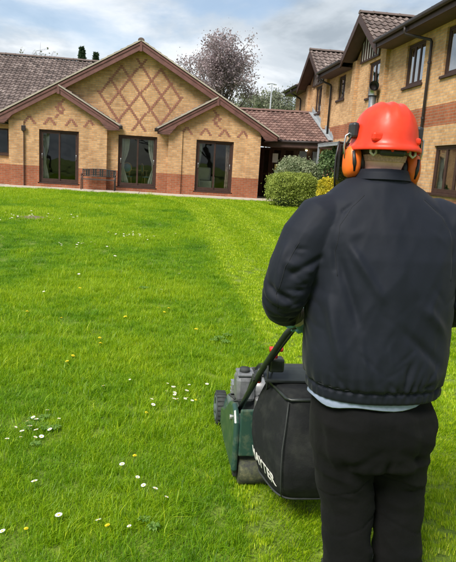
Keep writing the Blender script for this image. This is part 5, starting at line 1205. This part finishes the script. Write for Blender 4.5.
for x, y in ((.31, 3.72), (-.06, 2.95), (-.02, 3.52), (-.62, 4.4), (-.45, 5.0), (-.43, 4.85), (.12, 5.95), (.17, 6.05), (.05, 6.1), (-.86, 5.6), (-1.22, 5.75), (.42, 5.35), (-.25, 5.7), (-.15, 2.34), (-.86, 6.9), (-.62, 4.55), (-.5, 2.33), (.42, 10.6), (-.7, 8.6)): put(yl, 'dandelion', x, y, 'yellow dandelion ' + ('close to the mower wheel' if x > .25 and y < 4 else 'among the nearest daisies' if y < 3.1 else 'in the row midway up the lawn' if x > -.3 and 5 < y < 7 else 'high up the lawn' if y > 8 else 'in long grass left of the mower'), 'yellow dandelions in the lawn', .8 if y < 4 else 1.1)
# leafy weeds
wm = MB(); wt = []
for j in range(11):
    t = 6.283*j/11+random.uniform(-.2, .2); Lf = random.uniform(.05, .085); w_ = .011; c_, s_ = math.cos(t), math.sin(t); q = len(wm.v)
    for f_, wd_, z in ((.1, .25, .012), (.45, .9, .035), (.75, 1.2, .038), (1.0, .1, .026)): wm.v += [(c_*Lf*f_-s_*w_*wd_, s_*Lf*f_+c_*w_*wd_, z+.004), (c_*Lf*f_, s_*Lf*f_, z), (c_*Lf*f_+s_*w_*wd_, s_*Lf*f_-c_*w_*wd_, z+.004)]
    for i in range(3):
        a = q+3*i; wm.f += [(a, a+1, a+4, a+3), (a+1, a+2, a+5, a+4)]; wt += [random.random()]*2
wm.tone = wt; wme = wm.mesh('weed', smooth=True); wme.materials.append(MATS['leaf_weed'])
for x, y, sc in [(-.62+random.gauss(0, .06), 3.35+random.gauss(0, .07), random.uniform(.3, .55)) for _ in range(14)]+[(.62, 5.1, .8), (.70, 5.2, .7), (.66, 5.0, .7), (.56, 5.05, .6), (.0, 2.40, .45), (.04, 2.34, .5), (-.1, 7.0, .9)]:
    o = bpy.data.objects.new('weed', wme); col.objects.link(o); o.location = (x, y, gz(y)+.012); o.scale = (sc, sc, sc*1.2); o.rotation_euler = (0, 0, random.uniform(0, 6.28))
    tag(o, 'broad-leaved weed rosette ' + ('beside the left daisy cluster' if x < -.45 and y > 3 else 'in mown grass beyond the mower' if x > .5 else 'low in the near grass'), 'weed', 'weed rosettes in the lawn')
# bare patch with dry litter at the far left
plain('bare_soil', (0.16, 0.125, 0.085), .95, .35, 14, .01, 40)
m = MB(); ring = [(-2.75+.42*math.cos(t)*(1+.25*math.sin(3*t)), 13.75+.26*math.sin(t)*(1+.2*math.sin(5*t)), gz(13.75)+.006) for t in [6.283*j/30 for j in range(30)]]
rings = [ring, [(-2.75+(p[0]+2.75)*.6, 13.75+(p[1]-13.75)*.6, p[2]+.02+random.uniform(0, .03)) for p in ring], [(-2.75+(p[0]+2.75)*.2, 13.75+(p[1]-13.75)*.2, p[2]+.065) for p in ring]]
struct(m.rings(rings).build('bare_patch', 'bare_soil', smooth=True))
